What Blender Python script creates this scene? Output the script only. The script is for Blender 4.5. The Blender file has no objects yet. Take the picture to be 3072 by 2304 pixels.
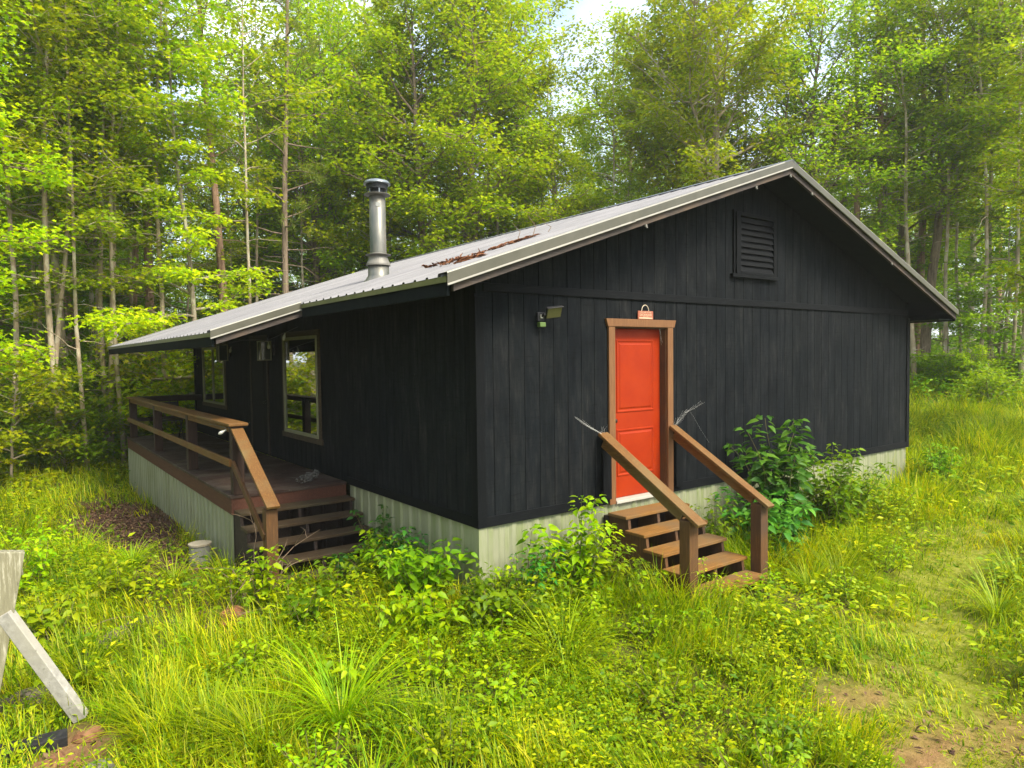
import bpy, math, random
import numpy as np
from mathutils import Vector, Matrix
R = math.radians
random.seed(4)
sc = bpy.context.scene
COL = sc.collection
# ------------------------------------------------------------------ camera
CAM = Vector((-3.8594, -5.7812, 1.7204))
YAW, PITCH, ROLL, FPX = 0.6397, 0.0394, -0.0125, 689.24
f_ = Vector((math.sin(YAW)*math.cos(PITCH), math.cos(YAW)*math.cos(PITCH), -math.sin(PITCH)))
r_ = Vector((math.cos(YAW), -math.sin(YAW), 0)); u_ = r_.cross(f_)
r2 = r_*math.cos(ROLL)+u_*math.sin(ROLL); u2 = -r_*math.sin(ROLL)+u_*math.cos(ROLL)
cd = bpy.data.cameras.new('camera'); cam = bpy.data.objects.new('camera', cd); COL.objects.link(cam)
m = Matrix((r2, u2, -f_)).transposed().to_4x4(); m.translation = CAM; cam.matrix_world = m
cd.sensor_width = 36; cd.lens = FPX/1024*36; cd.clip_end = 3000; cd.clip_start = .05
sc.camera = cam
# ------------------------------------------------------------------ sky, sun, exposure
SUN_EL, SUN_AZ = R(50), R(168)          # azimuth clockwise from +Y
w = bpy.data.worlds.new("World"); sc.world = w; w.use_nodes = True
nt = w.node_tree; nt.nodes.clear()
out = nt.nodes.new('ShaderNodeOutputWorld'); bg = nt.nodes.new('ShaderNodeBackground'); sky = nt.nodes.new('ShaderNodeTexSky')
sky.sky_type = 'NISHITA'; sky.sun_disc = False; sky.sun_elevation = SUN_EL; sky.sun_rotation = SUN_AZ
sky.dust_density = 3.0; sky.air_density = 1.2; sky.ozone_density = 1.0
tc = nt.nodes.new('ShaderNodeTexCoord'); nz = nt.nodes.new('ShaderNodeTexNoise'); nz.inputs['Scale'].default_value = 2.6; nz.inputs['Detail'].default_value = 6
cr = nt.nodes.new('ShaderNodeValToRGB'); cr.color_ramp.elements[0].position = .36; cr.color_ramp.elements[1].position = .58
mx = nt.nodes.new('ShaderNodeMix'); mx.data_type = 'RGBA'
nt.links.new(tc.outputs['Generated'], nz.inputs['Vector']); nt.links.new(nz.outputs['Fac'], cr.inputs['Fac'])
nt.links.new(cr.outputs['Color'], mx.inputs['Factor']); nt.links.new(sky.outputs['Color'], mx.inputs['A'])
mx.inputs['B'].default_value = (4.6, 4.85, 5.3, 1)
nt.links.new(mx.outputs['Result'], bg.inputs['Color']); bg.inputs['Strength'].default_value = 0.15
nt.links.new(bg.outputs[0], out.inputs[0])
sl = bpy.data.lights.new('sun', 'SUN'); sl.energy = 2.7; sl.angle = R(20); sl.color = (1, .93, .77)
so = bpy.data.objects.new('sun', sl); COL.objects.link(so)
sd = Vector((math.sin(SUN_AZ)*math.cos(SUN_EL), math.cos(SUN_AZ)*math.cos(SUN_EL), math.sin(SUN_EL)))
so.rotation_euler = sd.to_track_quat('Z', 'Y').to_euler(); so.location = (0, -20, 30)
vs = sc.view_settings; vs.view_transform = 'Standard'; vs.look = 'None'; vs.exposure = 1.55; vs.gamma = 1; vs.use_curve_mapping = False
sc.render.engine = 'CYCLES'
cy = sc.cycles; cy.max_bounces = 8; cy.diffuse_bounces = 5; cy.transmission_bounces = 5; cy.glossy_bounces = 3; cy.transparent_max_bounces = 4
cy.caustics_reflective = False; cy.caustics_refractive = False
# ------------------------------------------------------------------ materials
def mat(name):
    m = bpy.data.materials.new(name); m.use_nodes = True
    n = m.node_tree.nodes; b = n['Principled BSDF']
    return m, m.node_tree, n, b
def noise(nt, scale, vec=(1, 1, 1), detail=5, rough=.6, coord='Object'):
    t = nt.nodes.new('ShaderNodeTexCoord'); mp = nt.nodes.new('ShaderNodeMapping'); mp.inputs['Scale'].default_value = vec
    z = nt.nodes.new('ShaderNodeTexNoise'); z.inputs['Scale'].default_value = scale; z.inputs['Detail'].default_value = detail; z.inputs['Roughness'].default_value = rough
    nt.links.new(t.outputs[coord], mp.inputs['Vector']); nt.links.new(mp.outputs[0], z.inputs['Vector'])
    return z.outputs['Fac']
def ramp(nt, fac, stops):
    r = nt.nodes.new('ShaderNodeValToRGB'); e = r.color_ramp.elements
    while len(e) < len(stops): e.new(.5)
    for k, (p, c) in enumerate(stops):
        e[k].position = p; e[k].color = (*c, 1) if len(c) == 3 else c
    nt.links.new(fac, r.inputs['Fac']); return r.outputs['Color']
def mixc(nt, fac, a, b, mode='MIX'):
    x = nt.nodes.new('ShaderNodeMix'); x.data_type = 'RGBA'; x.blend_type = mode
    for s, v in (('Factor', fac), ('A', a), ('B', b)):
        if isinstance(v, (int, float)): x.inputs[s].default_value = v
        elif isinstance(v, tuple): x.inputs[s].default_value = (*v, 1)
        else: nt.links.new(v, x.inputs[s])
    return x.outputs['Result']
def bump(nt, b, fac, strength=.3, dist=.01):
    bp = nt.nodes.new('ShaderNodeBump'); bp.inputs['Strength'].default_value = strength; bp.inputs['Distance'].default_value = dist
    nt.links.new(fac, bp.inputs['Height']); nt.links.new(bp.outputs[0], b.inputs['Normal'])
def wood(name, c1, c2, grain, rough=.75, dirt=None, spots=None, sp=.3):
    m, nt, n, b = mat(name)
    g = noise(nt, 9, grain, 8, .72); c = ramp(nt, g, [(.3, tuple(.72*q for q in c1)), (.52, c1), (.72, tuple(1.15*q for q in c2))])
    if dirt: c = mixc(nt, ramp(nt, noise(nt, 1.7, (1, 1, 1), 5), [(.45, (0, 0, 0)), (.7, (1, 1, 1))]), c, dirt)
    if spots: c = mixc(nt, ramp(nt, noise(nt, 26, (1, 1, .6), 3), [(.66, (0, 0, 0)), (.72, (.6, .6, .6))]), c, spots)
    nt.links.new(c, b.inputs['Base Color']); b.inputs['Roughness'].default_value = rough; b.inputs['Specular IOR Level'].default_value = sp
    bump(nt, b, g, .35, .006); return m
def plain(name, c, rough=.5, metal=0, var=None, scale=6, vec=(1, 1, 1), spec=.4, bmp=0):
    m, nt, n, b = mat(name)
    f = noise(nt, scale, vec, 5)
    if var: nt.links.new(ramp(nt, f, [(.35, c), (.68, var)]), b.inputs['Base Color'])
    else: b.inputs['Base Color'].default_value = (*c, 1)
    b.inputs['Roughness'].default_value = rough; b.inputs['Metallic'].default_value = metal; b.inputs['Specular IOR Level'].default_value = spec
    if bmp: bump(nt, b, f, bmp, .01)
    return m
def island(nt):
    g = nt.nodes.new('ShaderNodeNewGeometry'); return g.outputs['Random Per Island']
def leaf(name, cs, trans=.45, tcol=None, rough=.5, objvar=.25, patch=0):
    m, nt, n, b = mat(name)
    c = ramp(nt, island(nt), [(k/(len(cs)-1)*.98+.01, q) for k, q in enumerate(cs)])
    if patch: c = mixc(nt, 1.0, c, ramp(nt, noise(nt, patch, (1, 1, 1), 4, .6), [(.32, (.62, .74, .9)), (.5, (1.02, 1.03, 1)), (.66, (1.32, 1.14, .9))]), 'MULTIPLY')
    oi = nt.nodes.new('ShaderNodeObjectInfo'); hs = nt.nodes.new('ShaderNodeHueSaturation'); hs.inputs['Saturation'].default_value = 1.12
    mr = nt.nodes.new('ShaderNodeMapRange'); mr.inputs['To Min'].default_value = 1-objvar; mr.inputs['To Max'].default_value = 1+objvar
    nt.links.new(oi.outputs['Random'], mr.inputs['Value']); nt.links.new(mr.outputs[0], hs.inputs['Value'])
    mh = nt.nodes.new('ShaderNodeMapRange'); mh.inputs['To Min'].default_value = .485; mh.inputs['To Max'].default_value = .515
    nt.links.new(oi.outputs['Random'], mh.inputs['Value']); nt.links.new(mh.outputs[0], hs.inputs['Hue'])
    nt.links.new(c, hs.inputs['Color']); nt.links.new(hs.outputs[0], b.inputs['Base Color'])
    b.inputs['Roughness'].default_value = rough; b.inputs['Specular IOR Level'].default_value = .25
    t = nt.nodes.new('ShaderNodeBsdfTranslucent'); ms = nt.nodes.new('ShaderNodeMixShader'); ms.inputs[0].default_value = trans
    nt.links.new(mixc(nt, 1.0, hs.outputs[0], tcol or (1.12, 1.08, .6), 'MULTIPLY'), t.inputs['Color'])
    nt.links.new(b.outputs[0], ms.inputs[1]); nt.links.new(t.outputs[0], ms.inputs[2])
    nt.links.new(ms.outputs[0], n['Material Output'].inputs['Surface']); return m

def siding():
    m, nt, n, b = mat('black_siding')
    g = noise(nt, 18, (1, 1, .11), 8, .75)
    c = ramp(nt, g, [(.30, (.0015, .0030, .0043)), (.5, (.0054, .0070, .0082)), (.62, (.0108, .0120, .0128)), (.78, (.030, .029, .028))])
    bl = ramp(nt, noise(nt, 1.3, (1, 1, .6), 7, .7), [(.36, (.55, .64, .74)), (.5, (.97, .97, 1)), (.66, (1.5, 1.36, 1.3))])
    hc = ramp(nt, noise(nt, 7, (.5, .5, 5), 5, .7), [(.34, (.55, .55, .55)), (.46, (1, 1, 1))]); c = mixc(nt, 1.0, c, hc, 'MULTIPLY')
    c = mixc(nt, 1.0, c, bl, 'MULTIPLY')
    mo = ramp(nt, noise(nt, 6, (1, 1, .22), 6, .75), [(.33, (.42, .45, .5)), (.5, (1, 1, 1)), (.66, (1.75, 1.62, 1.5))]); c = mixc(nt, 1.0, c, mo, 'MULTIPLY')
    iv = ramp(nt, island(nt), [(0, (.88, .9, .95)), (1, (1.14, 1.1, 1.06))]); c = mixc(nt, 1.0, c, iv, 'MULTIPLY')
    sp = ramp(nt, noise(nt, 22, (1, 1, .35), 2), [(.735, (0, 0, 0)), (.76, (.55, .55, .55))])
    c = mixc(nt, sp, c, (.035, .038, .036))
    nt.links.new(c, b.inputs['Base Color']); b.inputs['Roughness'].default_value = .85; b.inputs['Specular IOR Level'].default_value = .10
    bump(nt, b, g, .5, .003); return m
M = {}
hm = bpy.data.materials.new('pale_air'); hm.use_nodes = True; hn = hm.node_tree; hn.nodes.clear(); ho = hn.nodes.new('ShaderNodeOutputMaterial'); hv = hn.nodes.new('ShaderNodeVolumePrincipled')
hv.inputs['Color'].default_value = (.93, .96, .88, 1); hv.inputs['Density'].default_value = .0009; hv.inputs['Anisotropy'].default_value = .2; hn.links.new(hv.outputs[0], ho.inputs['Volume']); M['haze'] = hm
M['siding'] = siding()
M['blacktrim'] = wood('black_trim', (.0022, .003, .004), (.0065, .007, .008), (8, 8, .8), .75, sp=.12)
M['blackband'] = wood('black_band', (.003, .0038, .005), (.010, .0105, .0115), (.6, 8, 8), .75, sp=.12)
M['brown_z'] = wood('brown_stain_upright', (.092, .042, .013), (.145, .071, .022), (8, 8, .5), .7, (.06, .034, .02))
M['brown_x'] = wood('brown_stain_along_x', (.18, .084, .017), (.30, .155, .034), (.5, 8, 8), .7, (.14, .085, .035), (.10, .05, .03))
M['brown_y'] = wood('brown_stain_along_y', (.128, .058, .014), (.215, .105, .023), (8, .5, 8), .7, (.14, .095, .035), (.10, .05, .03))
M['casing'] = wood('casing_brown', (.155, .070, .026), (.185, .088, .034), (8, 8, .5), .6)
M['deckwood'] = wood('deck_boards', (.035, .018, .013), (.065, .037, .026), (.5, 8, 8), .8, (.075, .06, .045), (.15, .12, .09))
M['rimwood'] = wood('rim_board', (.075, .027, .015), (.115, .048, .025), (8, .5, 8), .75)
M['postdark'] = wood('post_stain_with_shade', (.030, .015, .010), (.055, .030, .018), (8, 8, .5), .75)  # porch posts: shade under the roof is put into the brown colour
M['treaddark'] = wood('shade_toned_tread', (.050, .031, .014), (.105, .068, .034), (.5, 8, 8), .8, (.075, .06, .03), (.02, .016, .01))  # porch stairs: their shade is mixed into the tread brown, beside dirt and spots
M['tanwood'] = wood('tan_window_casing', (.055, .038, .022), (.10, .072, .042), (8, .6, 6), .8)
M['darkwood'] = wood('weathered_dark_wood', (.025, .016, .012), (.05, .032, .024), (8, .6, 6), .8)
M['fascia'] = wood('fascia_wood', (.05, .040, .036), (.09, .072, .064), (.7, 8, 8), .8, (.10, .07, .05))
M['soffit'] = plain('soffit_dark', (.0025, .0045, .0055), .9, 0, (.006, .009, .009), spec=.1)
M['trimmetal'] = plain('olive_grey_trim', (.058, .055, .035), .45, 0, (.080, .075, .052), 3, spec=.5)
M['trimedge'] = plain('pale_trim_edge', (.20, .19, .16), .45, 0, (.25, .24, .20))
M['eavemetal'] = plain('mossy_eave_trim', (.10, .105, .035), .5, 0, (.15, .145, .06), 4)
def roofmetal():
    m, nt, n, b = mat('pale_roof_metal')
    g = noise(nt, 1.2, (.25, 2.5, 1), 6, .7); c = ramp(nt, g, [(.3, (.09, .09, .098)), (.5, (.142, .139, .147)), (.7, (.188, .181, .187))])
    c = mixc(nt, ramp(nt, noise(nt, 5, (.35, 3, 1), 5), [(.55, (0, 0, 0)), (.78, (.5, .5, .5))]), c, (.095, .085, .08))
    nt.links.new(c, b.inputs['Base Color']); b.inputs['Roughness'].default_value = .6; b.inputs['Metallic'].default_value = .1; return m
M['roof'] = roofmetal()
M['ridge'] = plain('ridge_cap_metal', (.10, .11, .125), .45, .2, (.14, .145, .155))
def skirtmat(name, c1, c2, al):
    m, nt, n, b = mat(name)
    c = ramp(nt, noise(nt, 3, (1.5, 1.5, .3), 5), [(.3, c1), (.7, c2)])
    c = mixc(nt, ramp(nt, noise(nt, 5, (2, 2, .25), 6), [(.47, (0, 0, 0)), (.7, (.8, .8, .8))]), c, al)
    nt.links.new(c, b.inputs['Base Color']); b.inputs['Roughness'].default_value = .45; b.inputs['Specular IOR Level'].default_value = .5; return m
M['skirt'] = skirtmat('skirt_metal', (.20, .21, .13), (.27, .275, .18), (.145, .185, .05))
M['skirt2'] = skirtmat('deck_skirt_metal', (.195, .21, .145), (.255, .265, .19), (.14, .15, .07))
M['door'] = plain('red_orange_paint', (.245, .019, .0018), .5, 0, (.285, .026, .0025), 4, spec=.14)
M['white'] = plain('sill_white', (.40, .39, .34), .5, 0, (.34, .33, .28))
M['steel'] = plain('dark_steel', (.03, .028, .026), .35, .8)
M['cream'] = plain('cream_vinyl', (.20, .195, .115), .5, 0, (.24, .23, .15))
def glassmat():
    m, nt, n, b = mat('window_glass')
    b.inputs['Base Color'].default_value = (.008, .010, .011, 1); b.inputs['Roughness'].default_value = .03; b.inputs['Specular IOR Level'].default_value = .5
    g = nt.nodes.new('ShaderNodeBsdfGlossy'); g.inputs['Roughness'].default_value = .015; g.inputs['Color'].default_value = (.9, .93, .92, 1)
    ms = nt.nodes.new('ShaderNodeMixShader'); ms.inputs[0].default_value = .5
    nt.links.new(b.outputs[0], ms.inputs[1]); nt.links.new(g.outputs[0], ms.inputs[2]); nt.links.new(ms.outputs[0], n['Material Output'].inputs['Surface']); return m
M['glass'] = glassmat()
M['flue'] = plain('galvanised_flue', (.085, .10, .088), .42, .45, (.22, .20, .17), 3, (1.5, 1.5, .4))
M['flue2'] = plain('painted_collar', (.15, .14, .12), .5, .1, (.19, .18, .155))
M['capdark'] = plain('flue_cap_dark', (.03, .032, .036), .5, .5)
M['captop'] = plain('flue_cap_top', (.22, .25, .27), .3, .5, (.15, .17, .18))
M['sticker'] = plain('faded_sticker', (.32, .33, .31), .6, 0, (.22, .23, .21), 60)
M['sign'] = plain('sign_red', (.28, .075, .04), .6, 0, (.34, .11, .06), 30)
M['lettering'] = plain('sign_cream', (.55, .42, .28), .6)
M['rope'] = plain('jute', (.55, .46, .34), .9)
M['lampface'] = plain('lamp_face', (.11, .105, .045), .4, 0, (.13, .125, .055), 10)
M['black'] = plain('black_plastic', (.012, .012, .014), .45)
M['sensor'] = plain('green_sensor', (.10, .16, .04), .4, 0, (.07, .12, .025), 40)
M['bulb'] = plain('clear_bulb', (.34, .34, .30), .15, 0, spec=.8)
M['lanternpane'] = plain('lantern_pane', (.045, .055, .045), .12, 0, spec=.8)
M['web'] = plain('cobweb', (.55, .54, .50), .9)
M['barkbits'] = plain('fallen_bark', (.12, .036, .014), .9, 0, (.27, .12, .05), 25, bmp=.6)
M['oldwhite'] = wood('peeling_white_paint', (.20, .185, .115), (.42, .40, .31), (6, 6, .6), .7, (.15, .14, .075), (.07, .065, .05))
M['oldwhite2'] = wood('white_brace_paint', (.33, .315, .28), (.40, .385, .35), (2, 2, 2), .6, (.34, .32, .26), (.14, .13, .1))
M['tar'] = wood('tarred_timber', (.012, .012, .013), (.03, .03, .028), (1, 1, 1), .8)
M['rock'] = plain('orange_rock', (.13, .055, .022), .95, 0, (.23, .12, .055), 9, bmp=.8)
M['greyrock'] = plain('grey_rock', (.09, .085, .065), .95, 0, (.17, .155, .125), 9, bmp=.8)
M['stump'] = plain('pale_sawn_wood', (.25, .215, .15), .8, 0, (.31, .27, .2), 12)
M['stumpside'] = plain('stump_side', (.14, .14, .115), .8, 0, (.2, .195, .16), 8, (3, 3, .5))
M['log'] = plain('log_bark', (.05, .04, .03), .95, 0, (.16, .135, .10), 7, (1, 1, 1), bmp=.8)
M['twig'] = plain('dry_twig', (.15, .10, .065), .9, 0, (.26, .19, .12), 12)
def bark(name, c1, c2, patch=None, vec=(5, 5, .8)):
    m, nt, n, b = mat(name)
    f = noise(nt, 2.6, vec, 6, .7); c = ramp(nt, f, [(.32, c1), (.68, c2)])
    if patch: c = mixc(nt, ramp(nt, noise(nt, 3.2, (1.5, 1.5, .8), 4), [(.5, (0, 0, 0)), (.62, (.75, .75, .75))]), c, patch)
    nt.links.new(c, b.inputs['Base Color']); b.inputs['Roughness'].default_value = .9; b.inputs['Specular IOR Level'].default_value = .2
    bump(nt, b, f, .7, .04); return m
M['pinebark'] = bark('pine_bark', (.17, .095, .06), (.46, .30, .205))
M['oakbark'] = bark('oak_bark', (.11, .082, .06), (.32, .24, .17))
M['palebark'] = bark('pale_mottled_bark', (.25, .19, .13), (.47, .38, .27), (.54, .49, .37), (3, 3, 1))
M['gumbark'] = bark('gum_bark', (.16, .13, .09), (.36, .30, .22), (.38, .37, .27))
M['stem'] = plain('green_stem', (.10, .12, .03), .7, 0, (.16, .11, .05), 8)
M['leaf_yellow'] = leaf('leaf_yellow_green', [(.21, .33, .02), (.31, .43, .024), (.41, .50, .03), (.52, .54, .05)], .5)
M['leaf_bright'] = leaf('leaf_bright_yellow', [(.28, .43, .015), (.38, .51, .02), (.48, .56, .025), (.58, .58, .05)], .5)
M['leaf_mid'] = leaf('leaf_mid_green', [(.16, .27, .03), (.25, .37, .035), (.36, .47, .04), (.47, .53, .05)], .53)
M['leaf_deep'] = leaf('leaf_deep_green', [(.12, .23, .03), (.20, .33, .035), (.29, .42, .04)], .5)
M['needle'] = leaf('pine_needle', [(.12, .21, .05), (.19, .27, .05), (.32, .32, .09)], .4)
M['weed_bright'] = leaf('weed_bright', [(.15, .28, .010), (.26, .40, .014), (.40, .48, .02)], .45)
M['weed_mid'] = leaf('weed_mid', [(.075, .155, .012), (.13, .225, .015), (.21, .31, .02)], .4)
M['poke'] = leaf('pokeweed_leaf', [(.045, .135, .03), (.085, .22, .04), (.15, .31, .055)], .4)
M['weed_dark'] = leaf('weed_dark', [(.03, .10, .02), (.05, .15, .028), (.09, .21, .035)], .35)
M['grass'] = leaf('grass_blades', [(.07, .16, .005), (.18, .30, .005), (.33, .43, .006), (.47, .51, .010), (.52, .46, .10)], .45, objvar=0, patch=1.1)
M['tuft'] = leaf('tuft_blades', [(.12, .24, .008), (.25, .37, .010), (.40, .48, .02)], .4)
M['groundweed'] = leaf('ground_weeds', [(.09, .19, .006), (.20, .31, .008), (.33, .42, .009), (.46, .49, .016)], .45, objvar=0, patch=.9)
M['deadleaf'] = leaf('dead_leaves', [(.055, .032, .022), (.11, .065, .042), (.19, .13, .085)], .1, (1, 1, 1), .9, 0)
M['yleaf'] = leaf('forest_floor_leaves', [(.07, .17, .02), (.12, .26, .022), (.20, .35, .024), (.32, .43, .03)], .45, objvar=0)

# ------------------------------------------------------------------ mesh helpers
def tag(o, label=None, cat=None, group=None, kind=None):
    if label: o['label'] = label
    if cat: o['category'] = cat
    if group: o['group'] = group
    if kind: o['kind'] = kind
    return o
def thing(name, label, cat, loc=(0, 0, 0), rz=0, group=None):
    o = bpy.data.objects.new(name, None); COL.objects.link(o); o.location = loc; o.rotation_euler = (0, 0, rz); o.empty_display_size = .2
    return tag(o, label, cat, group)
def link(name, me, mats, parent=None, bevel=0, smooth=False, world=True):
    if not isinstance(mats, (list, tuple)): mats = [mats]
    for k in mats: me.materials.append(M[k] if isinstance(k, str) else k)
    o = bpy.data.objects.new(name, me); COL.objects.link(o)
    if parent:
        o.parent = parent
        if world: o.matrix_parent_inverse = PI(parent)
    if bevel:
        md = o.modifiers.new('bevel', 'BEVEL'); md.width = bevel; md.segments = 2; md.limit_method = 'ANGLE'
    if smooth:
        for p in me.polygons: p.use_smooth = True
    return o
def PI(p):
    m = Matrix.LocRotScale(p.location, p.rotation_euler, p.scale)
    q = p.parent
    mm = m
    if q: mm = (PI(q).inverted()) @ p.matrix_parent_inverse @ m
    return mm.inverted()
class MB:
    def __init__(s): s.v = []; s.f = []; s.mi = []
    def add(s, vs, fs, mi=0):
        o = len(s.v); s.v += [tuple(v) for v in vs]; s.f += [tuple(i+o for i in f) for f in fs]; s.mi += [mi]*len(fs); return s
    def quad(s, a, b, c, d, mi=0): return s.add([a, b, c, d], [(0, 1, 2, 3)], mi)
    def box(s, x0, x1, y0, y1, z0, z1, mi=0):
        return s.hexa([(x0, y0, z0), (x1, y0, z0), (x1, y1, z0), (x0, y1, z0), (x0, y0, z1), (x1, y0, z1), (x1, y1, z1), (x0, y1, z1)], mi)
    def hexa(s, p, mi=0): return s.add(p, [(3, 2, 1, 0), (4, 5, 6, 7), (0, 1, 5, 4), (1, 2, 6, 5), (2, 3, 7, 6), (3, 0, 4, 7)], mi)
    def beam(s, a, b, wd, ht, up=(0, 0, 1), mi=0):
        a, b = Vector(a), Vector(b); d = (b-a).normalized(); sd = d.cross(Vector(up)).normalized(); u = sd.cross(d)
        q = lambda p: [p-sd*wd/2-u*ht/2, p+sd*wd/2-u*ht/2, p+sd*wd/2+u*ht/2, p-sd*wd/2+u*ht/2]
        A, B = q(a), q(b)
        return s.add(A+B, [(0, 1, 2, 3), (7, 6, 5, 4), (0, 4, 5, 1), (1, 5, 6, 2), (2, 6, 7, 3), (3, 7, 4, 0)], mi)
    def prism(s, poly, ax, a0, a1, mi=0):      # 2-D outline extruded along an axis
        def P(u, v, t): return {'x': (t, u, v), 'y': (u, t, v), 'z': (u, v, t)}[ax]
        n = len(poly); vs = [P(u, v, a0) for u, v in poly]+[P(u, v, a1) for u, v in poly]
        return s.add(vs, [tuple(range(n))[::-1], tuple(range(n, 2*n))]+[(i, (i+1) % n, n+(i+1) % n, n+i) for i in range(n)], mi)
    def tube(s, pts, rad, n=8, cap=True, mi=0):
        pts = [Vector(p) for p in pts]
        if not isinstance(rad, (list, tuple)): rad = [rad]*len(pts)
        o = len(s.v); ref = Vector((1, .3, .1))
        for i, p in enumerate(pts):
            d = (pts[min(i+1, len(pts)-1)]-pts[max(i-1, 0)])
            d = d.normalized() if d.length > 1e-6 else Vector((0, 0, 1))
            a = d.cross(ref); a = a.normalized() if a.length > .05 else d.cross(Vector((0, 1, 0))).normalized(); b = d.cross(a)
            for k in range(n):
                t = 2*math.pi*k/n; s.v.append(tuple(p+(a*math.cos(t)+b*math.sin(t))*rad[i]))
        for i in range(len(pts)-1):
            for k in range(n):
                k2 = (k+1) % n; s.f.append((o+i*n+k, o+i*n+k2, o+(i+1)*n+k2, o+(i+1)*n+k)); s.mi.append(mi)
        if cap:
            s.f.append(tuple(o+k for k in range(n))[::-1]); s.mi.append(mi); e = o+(len(pts)-1)*n
            s.f.append(tuple(e+k for k in range(n))); s.mi.append(mi)
        return s
    def lathe(s, c, prof, n=28, mi=0):
        o = len(s.v)
        for r, z in prof:
            for k in range(n):
                t = 2*math.pi*k/n; s.v.append((c[0]+r*math.cos(t), c[1]+r*math.sin(t), c[2]+z))
        for i in range(len(prof)-1):
            for k in range(n):
                k2 = (k+1) % n; s.f.append((o+i*n+k, o+i*n+k2, o+(i+1)*n+k2, o+(i+1)*n+k)); s.mi.append(mi)
        return s
    def mesh(s, name='mesh'):
        me = bpy.data.meshes.new(name); me.from_pydata(s.v, [], s.f); me.polygons.foreach_set('material_index', s.mi); me.validate(); me.update(); return me
    def build(s, name, mats, parent=None, bevel=0, smooth=False): return link(name, s.mesh(name), mats, parent, bevel, smooth)
def np_mesh(name, V, F):          # V (n,3), F (m,k) equal-sided faces
    me = bpy.data.meshes.new(name); k = F.shape[1]
    me.vertices.add(len(V)); me.vertices.foreach_set('co', V.astype(np.float32).ravel())
    me.loops.add(F.size); me.loops.foreach_set('vertex_index', F.astype(np.int32).ravel())
    me.polygons.add(len(F)); me.polygons.foreach_set('loop_start', np.arange(0, F.size, k, dtype=np.int32))
    me.update(calc_edges=True); return me
def unit(a): return a/np.maximum(np.linalg.norm(a, axis=-1, keepdims=True), 1e-9)
def leaves(P, D, N, L, Wd, fold=.25, droop=0, shape='rhomb'):
    """leaf-sized faces: stalk point, direction, rough normal, length, width -> vertices and faces"""
    n = len(P); D = unit(D); S = unit(np.cross(D, N)); U = np.cross(S, D)
    L = np.broadcast_to(L, (n,))[:, None]; Wd = np.broadcast_to(Wd, (n,))[:, None]
    if shape == 'rhomb': T = [(0, 0, 0), (.42, .5, fold*.5), (1, 0, -droop), (.42, -.5, fold*.5)]; F = [(0, 1, 2), (0, 2, 3)]
    elif shape == 'star': T = [(0, 0, 0), (.12, .42, .05), (.42, .2, .0), (.62, .55, .06), (.66, .16, 0), (1, 0, -droop), (.66, -.16, 0), (.62, -.55, .06), (.42, -.2, 0), (.12, -.42, .05)]; F = [(0, 1, 2), (2, 3, 4), (0, 2, 4), (0, 4, 6), (4, 5, 6), (6, 7, 8), (0, 6, 8), (0, 8, 9)]
    else:
        T = [(0, 0, 0), (.33, 0, .02), (.68, 0, -.3*droop), (1, 0, -droop), (.2, .40, fold*.35), (.55, .36, fold*.3-.15*droop), (.2, -.40, fold*.35), (.55, -.36, fold*.3-.15*droop)]
        F = [(0, 1, 4), (1, 5, 4), (1, 2, 5), (2, 3, 5), (0, 6, 1), (1, 6, 7), (1, 7, 2), (2, 7, 3)]
    V = np.stack([P+D*(u*L)+S*(v*Wd)+U*(h*L if shape != 'rhomb' else h*Wd) for u, v, h in T], 1)
    F = np.array(F); k = len(T)
    return V.reshape(-1, 3), (F[None]+(np.arange(n)*k)[:, None, None]).reshape(-1, 3)
def blades(P, H, Wd, az, lean, bend, seg=3):
    n = len(P); V = np.zeros((n, 2*seg+1, 3)); dx, dy = np.cos(az), np.sin(az)
    side = np.stack([-dy, dx, 0*dx], 1)
    for i in range(seg+1):
        t = i/seg; th = lean+bend*t
        if i == 0: x = np.zeros(n); z = np.zeros(n)
        else: x = x+np.sin(th-bend/seg/2)*H/seg; z = z+np.cos(th-bend/seg/2)*H/seg
        c = P+np.stack([x*dx, x*dy, z], 1); wv = (Wd*(1-.75*t**1.6)/2)[:, None]
        if i < seg: V[:, 2*i] = c-side*wv; V[:, 2*i+1] = c+side*wv
        else: V[:, 2*seg] = c
    F = []
    for i in range(seg-1): F += [(2*i, 2*i+1, 2*i+3), (2*i, 2*i+3, 2*i+2)]
    F.append((2*seg-2, 2*seg-1, 2*seg)); F = np.array(F)
    return V.reshape(-1, 3), (F[None]+(np.arange(n)*(2*seg+1))[:, None, None]).reshape(-1, 3)
def vnoise(x, y, s, seed=0):
    x = np.asarray(x)/s; y = np.asarray(y)/s; xi = np.floor(x).astype(np.int64); yi = np.floor(y).astype(np.int64); fx = x-xi; fy = y-yi
    fx = fx*fx*(3-2*fx); fy = fy*fy*(3-2*fy)
    def h(a, b):
        q = (a*374761393+b*668265263+seed*982451653) & 0x7fffffff; q = ((q ^ (q >> 13))*1274126177) & 0x7fffffff; return ((q ^ (q >> 16)) & 0xffff)/65535
    return (h(xi, yi)*(1-fx)+h(xi+1, yi)*fx)*(1-fy)+(h(xi, yi+1)*(1-fx)+h(xi+1, yi+1)*fx)*fy
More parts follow.
